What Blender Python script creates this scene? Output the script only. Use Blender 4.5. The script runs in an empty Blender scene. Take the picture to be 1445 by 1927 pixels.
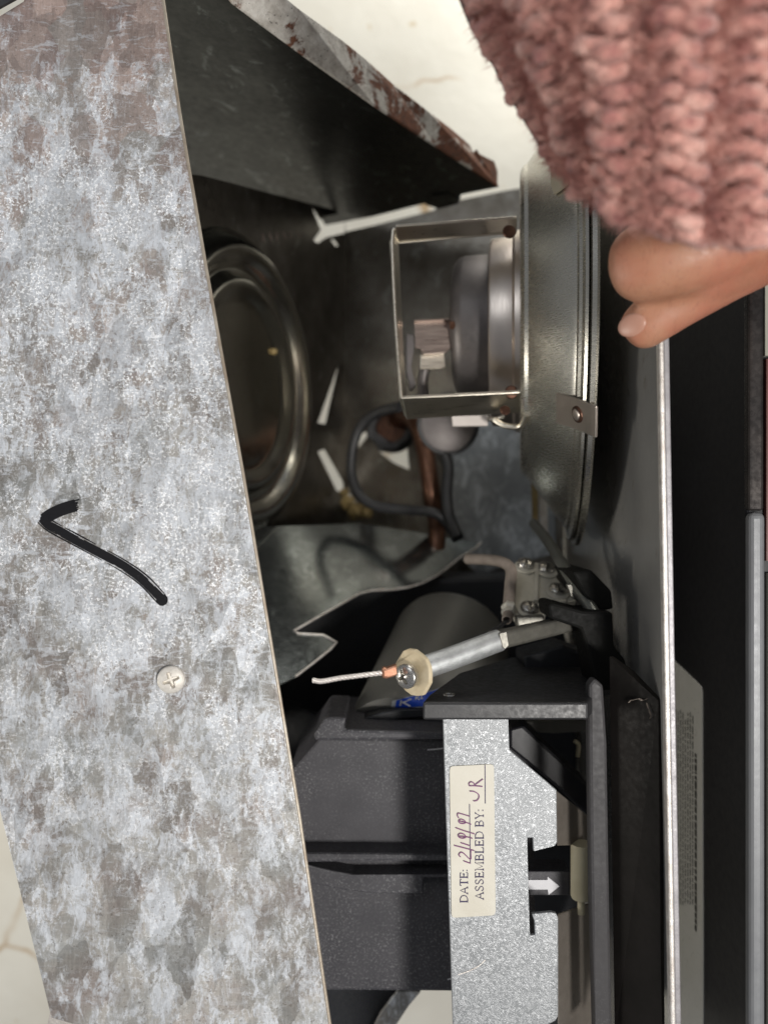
import bpy, bmesh, math, random
from mathutils import Vector, Matrix
from mathutils.geometry import tessellate_polygon
from mathutils.bvhtree import BVHTree
random.seed(7)
S = bpy.context.scene
COL = S.collection
F = 1500.0; CX = 722.5; CY = 963.5          # lens in photo pixels; one unit = 10 cm

# ---------------------------------------------------------------- camera, world, lamps, exposure
cam_d = bpy.data.cameras.new('camera'); cam = bpy.data.objects.new('camera', cam_d); COL.objects.link(cam)
cam_d.sensor_fit = 'VERTICAL'; cam_d.sensor_height = 36; cam_d.sensor_width = 36
cam_d.lens = F / 1927 * 36; cam_d.clip_start = 0.01; cam_d.clip_end = 100
cam_d.dof.use_dof = True; cam_d.dof.focus_distance = 2.5; cam_d.dof.aperture_fstop = 0.82
S.camera = cam
W = bpy.data.worlds.new("World"); S.world = W; W.use_nodes = True
W.node_tree.nodes['Background'].inputs[0].default_value = (0.9, 0.93, 1.0, 1)
W.node_tree.nodes['Background'].inputs[1].default_value = 0.19
S.view_settings.view_transform = 'Standard'; S.view_settings.look = 'None'
S.view_settings.gamma = 1; S.view_settings.exposure = 0.0

def lamp(name, loc, target, size, power, color, shape='SQUARE', sy=None):
    l = bpy.data.lights.new(name, 'AREA'); l.size = size; l.energy = power; l.color = color
    if sy: l.shape = 'RECTANGLE'; l.size_y = sy
    o = bpy.data.objects.new(name, l); COL.objects.link(o); o.location = loc
    o.rotation_euler = (Vector(target) - Vector(loc)).to_track_quat('-Z', 'Y').to_euler()
    return o
lamp('key_lamp', (2.55, -1.5, 3.6), (0, -0.2, -2.6), 1.0, 430, (1.0, 0.965, 0.92))
lamp('upper_left_fill', (-3.0, 3.5, 2.6), (0.0, 0.0, -3.0), 2.2, 50, (0.92, 0.96, 1.0))  # added soft fill from the upper left, evens out the panel
lamp('worktop_fill', (-4.5, -1.5, -2.2), (-0.6, 0.2, -6.0), 1.6, 110, (1.0, 0.95, 0.86))  # added fill, no known fixture: brightens the worktop behind the slits
lamp('back_fill', (1.6, 5.5, -3.6), (0.6, 0.3, -6.0), 2.0, 170, (1.0, 0.97, 0.9))  # added unseen fill from above, keeps the background surface bright

# ---------------------------------------------------------------- helpers
def P(px, py, d): return Vector(((px - CX) / F * d, (CY - py) / F * d, -d))
class Plane:
    def __init__(s, a, b, c):
        s.o = Vector(a); s.n = (Vector(b) - s.o).cross(Vector(c) - s.o).normalized()
        if s.n.dot(-s.o) < 0: s.n = -s.n           # faces the camera side
    def on(s, px, py, lift=0.0):
        r = P(px, py, 1.0); t = s.o.dot(s.n) / r.dot(s.n)
        return r * t + s.n * lift
def tag(o, label=None, cat=None, group=None, kind=None):
    if label: o['label'] = label
    if cat: o['category'] = cat
    if group: o['group'] = group
    if kind: o['kind'] = kind
    return o
def thing(name, loc, label, cat, group=None):
    o = bpy.data.objects.new(name, None); COL.objects.link(o); o.location = loc
    o.empty_display_size = 0.1
    return tag(o, label, cat, group)
def link(name, bm, mat, parent=None, smooth=False, recalc=True):
    if recalc: bmesh.ops.recalc_face_normals(bm, faces=bm.faces[:])
    me = bpy.data.meshes.new(name); bm.to_mesh(me); bm.free()
    if smooth:
        for p in me.polygons: p.use_smooth = True
    me.materials.append(mat)
    o = bpy.data.objects.new(name, me); COL.objects.link(o)
    if parent is not None: setpar(o, parent)
    return o
def wloc(p):
    v = Vector(p.location)
    while p.parent: p = p.parent; v = v + Vector(p.location)
    return v
def setpar(o, parent):
    if parent.type == 'MESH':
        o.parent = parent; return
    o.parent = parent; o.matrix_parent_inverse = Matrix.Translation(-wloc(parent))
def bevel(o, w=0.006, seg=2, ang=35):
    m = o.modifiers.new('bevel', 'BEVEL'); m.width = w; m.segments = seg; m.limit_method = 'ANGLE'; m.angle_limit = math.radians(ang)
    m.harden_normals = False
    return o
def autosmooth(o, ang=40):
    me = o.data
    for p in me.polygons: p.use_smooth = True
    me.set_sharp_from_angle(angle=math.radians(ang)); return o
def solid(name, loops, thick, mat, parent=None, bev=0.0, direction=None):
    """flat outline (first loop) with holes (others), given depth along direction (default: away from camera)"""
    loops = [[Vector(p) for p in l] for l in loops]
    flat = [p for l in loops for p in l]
    n = Vector((0, 0, 0))
    L = loops[0]
    for i in range(len(L)): n += L[i].cross(L[(i + 1) % len(L)])
    n.normalize()
    if n.dot(-L[0]) < 0: n = -n
    ua = n.orthogonal().normalized(); va = n.cross(ua)
    tris = tessellate_polygon([[Vector((p.dot(ua), p.dot(va), 0)) for p in l] for l in loops])
    d = Vector(direction) if direction is not None else -n
    bm = bmesh.new()
    f = [bm.verts.new(p) for p in flat]; b = [bm.verts.new(p + d * thick) for p in flat]
    for t in tris:
        try: bm.faces.new([f[i] for i in t])
        except ValueError: pass
        try: bm.faces.new([b[i] for i in reversed(t)])
        except ValueError: pass
    k = 0
    for l in loops:
        m = len(l)
        for i in range(m):
            j = (i + 1) % m
            try: bm.faces.new([f[k + i], f[k + j], b[k + j], b[k + i]])
            except ValueError: pass
        k += m
    if len(loops) == 1: bmesh.ops.dissolve_limit(bm, angle_limit=0.002, verts=bm.verts[:], edges=bm.edges[:])
    o = link(name, bm, mat, parent)
    if bev: bevel(o, bev)
    return o
Z = Vector((0, 0, -1))
def slab(name, pts, d, t, mat, parent=None, bev=0.006):
    """pixel outline at depth d (or third value per point) extruded straight back by t"""
    q = [P(p[0], p[1], p[2] if len(p) > 2 else d) for p in pts]
    return solid(name, [q], t, mat, parent, bev, Z)
def frame(a):
    a = a.normalized(); u = a.orthogonal().normalized(); return u, a.cross(u)
def smoothpts(pts, n=6):
    if n <= 1: return [Vector(p) for p in pts]
    pts = [Vector(p) for p in pts]; out = []
    for i in range(len(pts) - 1):
        p0 = pts[max(i - 1, 0)]; p1 = pts[i]; p2 = pts[i + 1]; p3 = pts[min(i + 2, len(pts) - 1)]
        for k in range(n):
            t = k / n
            out.append(0.5 * ((2 * p1) + (-p0 + p2) * t + (2 * p0 - 5 * p1 + 4 * p2 - p3) * t * t + (-p0 + 3 * p1 - 3 * p2 + p3) * t ** 3))
    out.append(pts[-1]); return out
def add_tube(bm, pts, r, seg=12, cap=True, rf=None):
    prev = None; rings = []
    tang = (pts[1] - pts[0]).normalized(); u, v = frame(tang)
    for i, p in enumerate(pts):
        t = (pts[min(i + 1, len(pts) - 1)] - pts[max(i - 1, 0)]).normalized()
        u = (u - t * u.dot(t)).normalized(); v = t.cross(u)
        rr = r if rf is None else rf(i / (len(pts) - 1)) * r
        ring = [bm.verts.new(p + (u * math.cos(2 * math.pi * k / seg) + v * math.sin(2 * math.pi * k / seg)) * rr) for k in range(seg)]
        rings.append(ring)
    for a, b in zip(rings, rings[1:]):
        for k in range(seg): bm.faces.new([a[k], a[(k + 1) % seg], b[(k + 1) % seg], b[k]])
    if cap:
        bm.faces.new(rings[0][::-1]); bm.faces.new(rings[-1])
def tube(name, pts, r, mat, parent=None, seg=16, n=8, rf=None):
    bm = bmesh.new(); add_tube(bm, smoothpts(pts, n), r, seg, True, rf)
    return autosmooth(link(name, bm, mat, parent), 50)
def lathe(name, c, axis, prof, mat, parent=None, seg=64, ang=30, close=True):
    """prof: (distance along axis, radius)"""
    c = Vector(c); a = Vector(axis).normalized(); u, v = frame(a); bm = bmesh.new(); rings = []
    for h, r in prof:
        if r < 1e-6: rings.append([bm.verts.new(c + a * h)])
        else: rings.append([bm.verts.new(c + a * h + (u * math.cos(2 * math.pi * k / seg) + v * math.sin(2 * math.pi * k / seg)) * r) for k in range(seg)])
    for A, B in zip(rings, rings[1:]):
        for k in range(seg):
            l = (k + 1) % seg
            if len(A) == 1 and len(B) == 1: continue
            if len(A) == 1: bm.faces.new([A[0], B[l], B[k]])
            elif len(B) == 1: bm.faces.new([A[k], A[l], B[0]])
            else: bm.faces.new([A[k], A[l], B[l], B[k]])
    return autosmooth(link(name, bm, mat, parent), ang)
def ribbon(bm, pts, w, n, lift=0.0, taper=None):
    """flat stroke of width w along pts lying in a plane of normal n"""
    rows = []
    for i, p in enumerate(pts):
        t = (pts[min(i + 1, len(pts) - 1)] - pts[max(i - 1, 0)]).normalized(); s = t.cross(n).normalized()
        k = (i / max(1, len(pts) - 1)); ww = w * (taper(k) if taper else 1)
        rows.append((bm.verts.new(p + s * ww / 2 + n * lift), bm.verts.new(p - s * ww / 2 + n * lift)))
    for a, b in zip(rows, rows[1:]): bm.faces.new([a[0], a[1], b[1], b[0]])
def screwhead(name, c, normal, r, h, mat, parent, recess='cross', rot=0.3, shank=0.03):
    n = Vector(normal).normalized(); u, v = frame(n)
    # keep recess direction relative to picture x
    u = (Vector((1, 0, 0)) - n * n.x).normalized(); v = n.cross(u); c = Vector(c)
    bm = bmesh.new(); N = 22; seg = 56; rings = []
    for i in range(N + 1):
        q = i / N; ring = []
        for k in range(seg if i else 1):
            th = 2 * math.pi * k / seg; x = q * math.cos(th); y = q * math.sin(th)
            hh = h * math.sqrt(max(0.0, 1 - (q * 0.86) ** 2)) if q < 1 else h * 0.42
            X = x * math.cos(rot) + y * math.sin(rot); Y = -x * math.sin(rot) + y * math.cos(rot)
            m = 0.0
            if recess == 'cross':
                e = 0.62
                for a_, b_ in ((X, Y), (Y, X)):
                    if abs(a_) < e:
                        w_ = 0.17 * (1 - 0.35 * abs(a_) / e)
                        m = max(m, min(1, max(0, (w_ - abs(b_)) / 0.05)) * min(1, (e - abs(a_)) / 0.12))
            elif recess == 'slot':
                m = min(1, max(0, (0.13 - abs(Y)) / 0.05)) if q < 0.97 else 0
            hh -= m * h * 0.75
            ring.append(bm.verts.new(c + (u * x + v * y) * r + n * hh))
        rings.append(ring)
    for i in range(N):
        A, B = rings[i], rings[i + 1]
        for k in range(seg):
            l = (k + 1) % seg
            if len(A) == 1: bm.faces.new([A[0], B[k], B[l]])
            else: bm.faces.new([A[k], A[l], B[l], B[k]])
    base = [bm.verts.new(w.co - n * (h * 0.42 + shank)) for w in rings[-1]]
    for k in range(seg):
        l = (k + 1) % seg; bm.faces.new([rings[-1][k], rings[-1][l], base[l], base[k]])
    return autosmooth(link(name, bm, mat, parent), 42)

# ---------------------------------------------------------------- materials
class N:
    def __init__(s, name):
        s.m = bpy.data.materials.new(name); s.m.use_nodes = True; s.t = s.m.node_tree
        s.b = s.t.nodes['Principled BSDF']; s.co = s.t.nodes.new('ShaderNodeTexCoord').outputs['Object']
    def l(s, a, b): s.t.links.new(a, b)
    def map(s, scale=(1, 1, 1), rot=(0, 0, 0), src=None):
        n = s.t.nodes.new('ShaderNodeMapping'); n.inputs['Scale'].default_value = scale; n.inputs['Rotation'].default_value = rot
        s.l(src or s.co, n.inputs['Vector']); return n.outputs[0]
    def noise(s, scale, detail=4, rough=0.55, v=None, dist=0.0, col=False):
        n = s.t.nodes.new('ShaderNodeTexNoise'); n.inputs['Scale'].default_value = scale; n.inputs['Detail'].default_value = detail
        n.inputs['Roughness'].default_value = rough; n.inputs['Distortion'].default_value = dist
        s.l(v or s.co, n.inputs['Vector']); return n.outputs['Color' if col else 'Fac']
    def vor(s, scale, v=None, feature='F1', out='Color'):
        n = s.t.nodes.new('ShaderNodeTexVoronoi'); n.feature = feature; n.inputs['Scale'].default_value = scale
        s.l(v or s.co, n.inputs['Vector']); return n.outputs[out]
    def ramp(s, fac, stops, interp='LINEAR'):
        n = s.t.nodes.new('ShaderNodeValToRGB'); cr = n.color_ramp; cr.interpolation = interp
        while len(cr.elements) < len(stops): cr.elements.new(0.5)
        for e, (p, c) in zip(cr.elements, stops):
            e.position = p; e.color = (c, c, c, 1) if isinstance(c, (int, float)) else (*c, 1)
        s.l(fac, n.inputs[0]); return n.outputs[0]
    def mix(s, f, a, b, mode='MIX'):
        n = s.t.nodes.new('ShaderNodeMix'); n.data_type = 'RGBA'; n.blend_type = mode
        for val, i in ((f, 0), (a, 6), (b, 7)):
            if isinstance(val, (int, float)): n.inputs[i].default_value = val if i == 0 else (val, val, val, 1)
            elif isinstance(val, tuple): n.inputs[i].default_value = (*val, 1)
            else: s.l(val, n.inputs[i])
        return n.outputs[2]
    def math(s, op, a, b=0.0):
        n = s.t.nodes.new('ShaderNodeMath'); n.operation = op
        for i, val in ((0, a), (1, b)):
            if isinstance(val, (int, float)): n.inputs[i].default_value = val
            else: s.l(val, n.inputs[i])
        return n.outputs[0]
    def axis(s, i):
        n = s.t.nodes.new('ShaderNodeSeparateXYZ'); s.l(s.co, n.inputs[0]); return n.outputs[i]
    def warp(s, v, scale, amt):
        a = s.noise(scale, 3, 0.5, v, col=True)
        m = s.t.nodes.new('ShaderNodeVectorMath'); m.operation = 'MULTIPLY_ADD'
        s.l(a, m.inputs[0]); m.inputs[1].default_value = (amt, amt, amt); s.l(v, m.inputs[2]); return m.outputs[0]
    def set(s, color=None, metal=None, rough=None, spec=None):
        for k, val in (('Base Color', color), ('Metallic', metal), ('Roughness', rough), ('Specular IOR Level', spec)):
            if val is None: continue
            if isinstance(val, (int, float)): s.b.inputs[k].default_value = val
            elif isinstance(val, tuple): s.b.inputs[k].default_value = (*val, 1)
            else: s.l(val, s.b.inputs[k])
    def bump(s, h, strength=0.3, dist=0.01):
        n = s.t.nodes.new('ShaderNodeBump'); n.inputs['Strength'].default_value = strength; n.inputs['Distance'].default_value = dist
        s.l(h, n.inputs['Height']); s.l(n.outputs[0], s.b.inputs['Normal'])

def simple(name, c1, c2, scale, metal, r1, r2, bump=0.1, bdist=0.004, stretch=(1, 1, 1), fine=8, spec=None):
    n = N(name); v = n.map(stretch)
    a = n.noise(scale, 5, 0.6, v); n.set(n.ramp(a, [(0.3, c1), (0.7, c2)]), metal)
    f = n.noise(scale * fine, 4, 0.65, v); n.set(rough=n.ramp(f, [(0.3, r1), (0.7, r2)]), spec=spec)
    if bump: n.bump(f, bump, bdist)
    return n.m

def galv():
    n = N('weathered_galvanised_steel')
    w = n.warp(n.map((1, 0.62, 1)), 7, 0.10)
    w2 = n.warp(w, 30, 0.03)
    cell = n.vor(13, w2); cv = n.ramp(cell, [(0.0, 0.0), (1.0, 1.0)])
    big = n.noise(3.2, 3, 0.5)
    patch = n.noise(15, 9, 0.78, n.map((1.0, 0.55, 1)), 0.5)
    m = n.math('ADD', n.math('MULTIPLY', patch, 0.80), n.math('MULTIPLY', cv, 0.16))
    m = n.math('ADD', m, n.math('MULTIPLY', n.math('SUBTRACT', big, 0.5), 0.22))
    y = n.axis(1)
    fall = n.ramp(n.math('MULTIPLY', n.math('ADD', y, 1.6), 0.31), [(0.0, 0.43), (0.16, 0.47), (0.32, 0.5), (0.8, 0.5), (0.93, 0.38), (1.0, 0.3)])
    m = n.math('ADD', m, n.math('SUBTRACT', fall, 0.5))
    mask = n.ramp(m, [(0.46, 0), (0.495, 0.55), (0.60, 0.95)])
    brush = n.noise(30, 4, 0.6, n.map((6.0, 0.5, 1)))
    brush2 = n.noise(26, 4, 0.6, n.map((0.6, 5.0, 1)))
    under = n.ramp(n.noise(5, 4, 0.6), [(0.35, (0.30, 0.265, 0.245)), (0.5, (0.35, 0.335, 0.31)), (0.65, (0.36, 0.365, 0.355))])
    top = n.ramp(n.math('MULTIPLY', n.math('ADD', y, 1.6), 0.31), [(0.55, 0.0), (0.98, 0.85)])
    under = n.mix(top, under, n.ramp(n.vor(9, w), [(0.2, (0.27, 0.185, 0.16)), (0.5, (0.37, 0.27, 0.23)), (0.8, (0.30, 0.275, 0.25))]))  # sleeve's brown-pink reflection painted into the upper part of the panel colour
    spang = n.ramp(cell, [(0.15, 0.72), (0.5, 1.0), (0.85, 1.25)])
    under = n.mix(0.8, under, spang, 'MULTIPLY')
    oxide = n.ramp(n.noise(17, 6, 0.7, n.map((1, 0.7, 1))), [(0.35, (0.44, 0.46, 0.49)), (0.55, (0.56, 0.585, 0.62)), (0.7, (0.70, 0.715, 0.74))])  # pale oxide, with the bluish cast of the illumination mixed into its colour
    c = n.mix(mask, under, oxide)
    c = n.mix(0.24, c, n.ramp(brush, [(0.3, 0.45), (0.7, 1.35)]), 'MULTIPLY')
    c = n.mix(0.12, c, n.ramp(brush2, [(0.3, 0.4), (0.7, 1.4)]), 'MULTIPLY')
    spk = n.noise(120, 4, 0.7)
    smear = n.ramp(n.noise(30, 7, 0.75, n.map((1.1, 0.5, 1), (0, 0, 0.12)), 1.0), [(0.50, 0), (0.515, 0.6), (0.62, 0.95)])
    c = n.mix(n.math('MULTIPLY', smear, n.ramp(m, [(0.34, 0.0), (0.46, 1)])), c, (0.60, 0.63, 0.67))
    zone = n.ramp(n.math('MULTIPLY', n.math('ADD', y, 1.6), 0.31), [(0.0, 0.15), (0.22, 0.55), (0.45, 1.0), (0.8, 1.0), (1.0, 0.5)])
    smh = n.ramp(n.noise(30, 7, 0.75, n.map((0.45, 1.7, 1), (0, 0, -0.12)), 0.6), [(0.56, 0), (0.575, 0.55), (0.7, 0.9)])
    c = n.mix(n.math('MULTIPLY', smh, zone), c, (0.62, 0.65, 0.69))
    dk = n.ramp(n.noise(38, 6, 0.75, n.map((1, 0.6, 1), (0, 0, -0.2)), 0.6), [(0.58, 0), (0.60, 0.4), (0.68, 0.6)])
    dk = n.math('MULTIPLY', dk, zone)
    c = n.mix(dk, c, n.mix(0.6, under, (0.21, 0.18, 0.165)))
    spk_area = n.ramp(n.noise(7, 5, 0.7), [(0.40, 0.1), (0.54, 1)])
    sm = n.math('MULTIPLY', n.ramp(spk, [(0.54, 0), (0.565, 1)]), n.ramp(m, [(0.38, 0.15), (0.45, 1.0), (0.75, 1.0)]))
    sm = n.math('MULTIPLY', n.math('MULTIPLY', sm, spk_area), zone)
    c = n.mix(sm, c, (0.88, 0.89, 0.90))
    sp2 = n.vor(15, n.warp(n.map((1.25, 0.7, 1), (0, 0, 0.25)), 12, 0.05)); c = n.mix(0.9, c, n.ramp(sp2, [(0.1, 0.78), (0.5, 1.0), (0.9, 1.22)]), 'MULTIPLY')
    fine = n.noise(70, 5, 0.8, n.map((1.6, 0.8, 1))); c = n.mix(0.45, c, n.ramp(fine, [(0.3, 0.70), (0.7, 1.30)]), 'MULTIPLY')
    pit = n.ramp(n.noise(110, 2, 0.5), [(0.30, 1), (0.36, 0)])
    c = n.mix(n.math('MULTIPLY', pit, 0.55), c, (0.11, 0.09, 0.075))
    rust = n.ramp(n.noise(4.3, 7, 0.75, n.map((1.5, 1, 1))), [(0.66, 0), (0.74, 0.45)])
    c = n.mix(rust, c, (0.27, 0.15, 0.09))
    n.set(c, 0.2, n.ramp(m, [(0.4, 0.38), (0.6, 0.62)]))
    n.bump(n.math('ADD', n.math('MULTIPLY', patch, 0.6), n.math('MULTIPLY', spk, 0.4)), 0.35, 0.006)
    return n.m
def spangle():
    n = N('spangled_zinc_plate')
    a = n.noise(62, 2, 0.5, n.map((1, 1, 1)), 2.2)
    worm = n.ramp(a, [(0.40, 0), (0.47, 0.25), (0.50, 1.0), (0.54, 0.2), (0.60, 0.0), (0.64, 0.9), (0.68, 0.1)])
    a2 = n.noise(105, 2, 0.5)
    worm = n.math('MAXIMUM', worm, n.ramp(a2, [(0.60, 0), (0.66, 0.8)]))
    c = n.ramp(n.noise(14, 3), [(0.3, (0.21, 0.222, 0.23)), (0.7, (0.27, 0.282, 0.29))])
    c = n.mix(worm, c, (0.50, 0.515, 0.53)); n.set(c, 0.35, n.ramp(worm, [(0, 0.5), (1, 0.34)])); n.bump(worm, 0.2, 0.003)
    return n.m
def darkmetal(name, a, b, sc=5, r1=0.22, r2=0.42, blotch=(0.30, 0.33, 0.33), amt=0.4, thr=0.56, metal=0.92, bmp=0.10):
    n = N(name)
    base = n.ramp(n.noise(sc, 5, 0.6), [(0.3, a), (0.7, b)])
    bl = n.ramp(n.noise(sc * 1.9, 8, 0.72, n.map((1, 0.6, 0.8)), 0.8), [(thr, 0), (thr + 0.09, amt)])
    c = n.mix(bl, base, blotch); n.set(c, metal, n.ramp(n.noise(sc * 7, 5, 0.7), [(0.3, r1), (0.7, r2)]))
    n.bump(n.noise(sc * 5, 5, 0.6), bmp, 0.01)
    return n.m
def rusty():
    n = N('rust_bitten_flange')
    base = n.ramp(n.noise(22, 7, 0.7), [(0.3, (0.34, 0.31, 0.27)), (0.5, (0.58, 0.55, 0.50)), (0.7, (0.76, 0.74, 0.69))])
    s = n.noise(5.2, 8, 0.72, n.map((1, 1, 1)), 0.5)
    x = n.axis(0)
    s = n.math('ADD', s, n.ramp(n.math('MULTIPLY', n.math('ADD', x, 0.65), 0.8), [(0.1, -0.05), (0.8, 0.13)]))
    rust = n.ramp(n.noise(40, 5, 0.7), [(0.3, (0.055, 0.018, 0.008)), (0.6, (0.19, 0.06, 0.024)), (0.8, (0.33, 0.17, 0.07))])
    c = n.mix(n.ramp(s, [(0.55, 0), (0.60, 0.95)]), base, rust)
    c = n.mix(n.ramp(n.noise(95, 2), [(0.66, 0), (0.7, 0.8)]), c, (0.02, 0.015, 0.01))
    n.set(c, 0.1, n.ramp(s, [(0.5, 0.4), (0.6, 0.85)])); n.bump(n.noise(45, 6, 0.7), 0.5, 0.01); return n.m
def brushed(name, a, b, metal=1.0, r1=0.22, r2=0.36, st=(1, 25, 25)):
    n = N(name); v = n.map(st)
    f = n.noise(9, 5, 0.65, v)
    n.set(n.ramp(n.noise(4, 4), [(0.3, a), (0.7, b)]), metal, n.ramp(f, [(0.3, r1), (0.7, r2)])); n.bump(f, 0.06, 0.004)
    return n.m
def plastic(name, a, b, dust=(0.12, 0.12, 0.125), thr=0.60, r=0.5, bp=0.12, spec=0.5):
    n = N(name); c = n.ramp(n.noise(9, 5), [(0.3, a), (0.7, b)])
    d = n.math('MULTIPLY', n.ramp(n.noise(120, 3, 0.7), [(thr - 0.05, 0), (thr + 0.06, 1)]), n.ramp(n.noise(5, 6, 0.7), [(0.38, 0.1), (0.62, 0.9)]))
    c = n.mix(d, c, dust); n.set(c, 0.0, n.ramp(n.noise(60, 3), [(0.3, r - 0.08), (0.7, r + 0.12)])); n.bump(n.noise(190, 2, 0.6), bp, 0.002); n.b.inputs['Specular IOR Level'].default_value = spec
    return n.m
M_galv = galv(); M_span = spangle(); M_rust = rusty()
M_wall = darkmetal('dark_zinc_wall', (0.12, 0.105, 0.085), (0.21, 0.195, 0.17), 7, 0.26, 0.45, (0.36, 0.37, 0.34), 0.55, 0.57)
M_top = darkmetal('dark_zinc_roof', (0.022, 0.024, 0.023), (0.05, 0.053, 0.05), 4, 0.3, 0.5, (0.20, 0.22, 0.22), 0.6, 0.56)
M_ring = brushed('pressed_steel', (0.62, 0.60, 0.54), (0.74, 0.72, 0.65), 1.0, 0.15, 0.24, (3, 3, 3))
M_side = darkmetal('smooth_zinc_side', (0.42, 0.41, 0.385), (0.50, 0.49, 0.465), 2.5, 0.14, 0.24, (0.25, 0.20, 0.14), 0.5, 0.58, 0.45, 0.02)
M_shelf = darkmetal('mirror_zinc_baffle', (0.15, 0.163, 0.162), (0.20, 0.218, 0.215), 6, 0.11, 0.2, (0.34, 0.37, 0.37), 0.5, 0.53, 0.88, 0.0)
M_backr = darkmetal('blotched_zinc', (0.26, 0.28, 0.29), (0.38, 0.40, 0.415), 6, 0.34, 0.5, (0.62, 0.66, 0.68), 0.8, 0.50, 0.5)
M_edge = simple('bright_cut_edge', (0.55, 0.50, 0.45), (0.85, 0.82, 0.78), 25, 0.55, 0.3, 0.5, 0.4, 0.004)
M_edge2 = simple('grey_hem', (0.24, 0.23, 0.24), (0.36, 0.35, 0.36), 20, 0.5, 0.4, 0.6, 0.2)
M_steel = brushed('brushed_stainless', (0.56, 0.54, 0.48), (0.64, 0.62, 0.56), 0.95, 0.22, 0.32, (4, 30, 4))
M_steel2 = brushed('warm_brushed_ring', (0.60, 0.53, 0.48), (0.68, 0.61, 0.55), 1.0, 0.3, 0.42, (20, 1, 1))
M_strap = brushed('pale_strap_steel', (0.62, 0.57, 0.48), (0.72, 0.67, 0.57), 1.0, 0.25, 0.4, (1, 12, 12))
M_can = simple('dull_grey_can', (0.12, 0.11, 0.107), (0.165, 0.15, 0.147), 10, 0.75, 0.42, 0.52, 0.15, 0.003)
M_cop = simple('aged_copper', (0.15, 0.075, 0.05), (0.28, 0.15, 0.10), 9, 0.9, 0.25, 0.5, 0.1)
M_crimp = simple('copper_crimp', (0.50, 0.24, 0.15), (0.62, 0.33, 0.22), 30, 0.85, 0.3, 0.45, 0.1)
M_copl = brushed('pinkish_copper_sheet', (0.34, 0.27, 0.235), (0.43, 0.36, 0.32), 1.0, 0.25, 0.4)
M_plas = plastic('dusty_black_plastic', (0.040, 0.039, 0.045), (0.058, 0.056, 0.063), (0.18, 0.18, 0.185), 0.58)
M_plas2 = plastic('black_frame_plastic', (0.016, 0.016, 0.017), (0.028, 0.028, 0.030), (0.07, 0.07, 0.07), 0.66, 0.42)
M_mount = plastic('dark_mount_plastic', (0.006, 0.006, 0.006), (0.009, 0.009, 0.008), (0.012, 0.012, 0.012), 0.7, 0.6, 0.0, 0.1)
M_wallrefl = plastic('brown_black_reflection', (0.008, 0.007, 0.006), (0.013, 0.011, 0.010), (0.02, 0.02, 0.02), 0.66, 0.5, 0.0, 0.12)  # tone of the dark reflection in the lower side wall
M_upr = plastic('grey_black_upright', (0.045, 0.043, 0.045), (0.055, 0.053, 0.055), (0.075, 0.073, 0.075), 0.6, 0.55, 0.03, 0.3)
M_blk = plastic('deep_black_plastic', (0.006, 0.007, 0.009), (0.012, 0.013, 0.017), (0.03, 0.03, 0.035), 0.66, 0.5)
M_rub = simple('black_rubber', (0.014, 0.014, 0.016), (0.03, 0.03, 0.03), 12, 0, 0.4, 0.6, 0.1)
M_barrel = simple('satin_grey_motor', (0.19, 0.187, 0.17), (0.23, 0.225, 0.205), 5, 0.3, 0.34, 0.42, 0.05)
M_fib = simple('tan_fibre', (0.52, 0.42, 0.26), (0.70, 0.60, 0.42), 22, 0, 0.7, 0.9, 0.4, 0.004)
M_zinc = simple('bright_zinc_tube', (0.42, 0.43, 0.43), (0.66, 0.68, 0.68), 28, 0.6, 0.35, 0.55, 0.35, 0.006)
M_zincd = simple('dull_square_tube', (0.13, 0.126, 0.108), (0.23, 0.222, 0.195), 18, 0.7, 0.35, 0.5, 0.2)
M_brk = simple('beige_zinc_bracket', (0.56, 0.54, 0.465), (0.70, 0.675, 0.60), 12, 0.4, 0.4, 0.55, 0.2)
M_scr = simple('nickel_screw', (0.46, 0.45, 0.42), (0.60, 0.58, 0.55), 40, 0.95, 0.2, 0.35, 0.05)
M_scr2 = simple('chalky_screw', (0.62, 0.58, 0.52), (0.82, 0.79, 0.73), 40, 0.35, 0.4, 0.65, 0.3)
M_sheath = simple('dusty_rubber_hose', (0.19, 0.155, 0.13), (0.29, 0.245, 0.205), 25, 0, 0.6, 0.8, 0.3)
M_rope = simple('steel_rope', (0.62, 0.57, 0.53), (0.82, 0.78, 0.74), 40, 0.5, 0.35, 0.5, 0.1)
M_ink = None
def ink():
    n = N('black_marker_ink'); f = n.noise(60, 5, 0.7, n.map((0.5, 2.2, 1), (0, 0, math.radians(30))))
    n.set(n.ramp(f, [(0.64, (0.004, 0.004, 0.006)), (0.74, (0.08, 0.08, 0.09))]), 0, n.ramp(f, [(0.3, 0.6), (0.7, 0.8)]), 0.3); return n.m
M_ink = ink()
M_paper = simple('cream_paper', (0.62, 0.585, 0.49), (0.70, 0.67, 0.58), 11, 0, 0.45, 0.6, 0.2, 0.006, (1, 1, 1), 2)
M_print = simple('navy_print', (0.03, 0.02, 0.08), (0.05, 0.035, 0.11), 20, 0, 0.5, 0.6, 0)
M_pen = simple('purple_pen', (0.13, 0.02, 0.11), (0.19, 0.045, 0.16), 30, 0, 0.4, 0.5, 0)
M_blue = simple('blue_sticker', (0.015, 0.07, 0.50), (0.02, 0.085, 0.58), 10, 0, 0.3, 0.4, 0)
M_white = simple('white_sticker_print', (0.62, 0.62, 0.65), (0.72, 0.72, 0.75), 10, 0, 0.4, 0.5, 0)
M_bluew = simple('pale_sticker_edge', (0.34, 0.36, 0.38), (0.42, 0.44, 0.46), 10, 0, 0.4, 0.5, 0)
M_beige = simple('beige_tube_plastic', (0.44, 0.39, 0.26), (0.52, 0.47, 0.33), 12, 0, 0.45, 0.6, 0.1)
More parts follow.
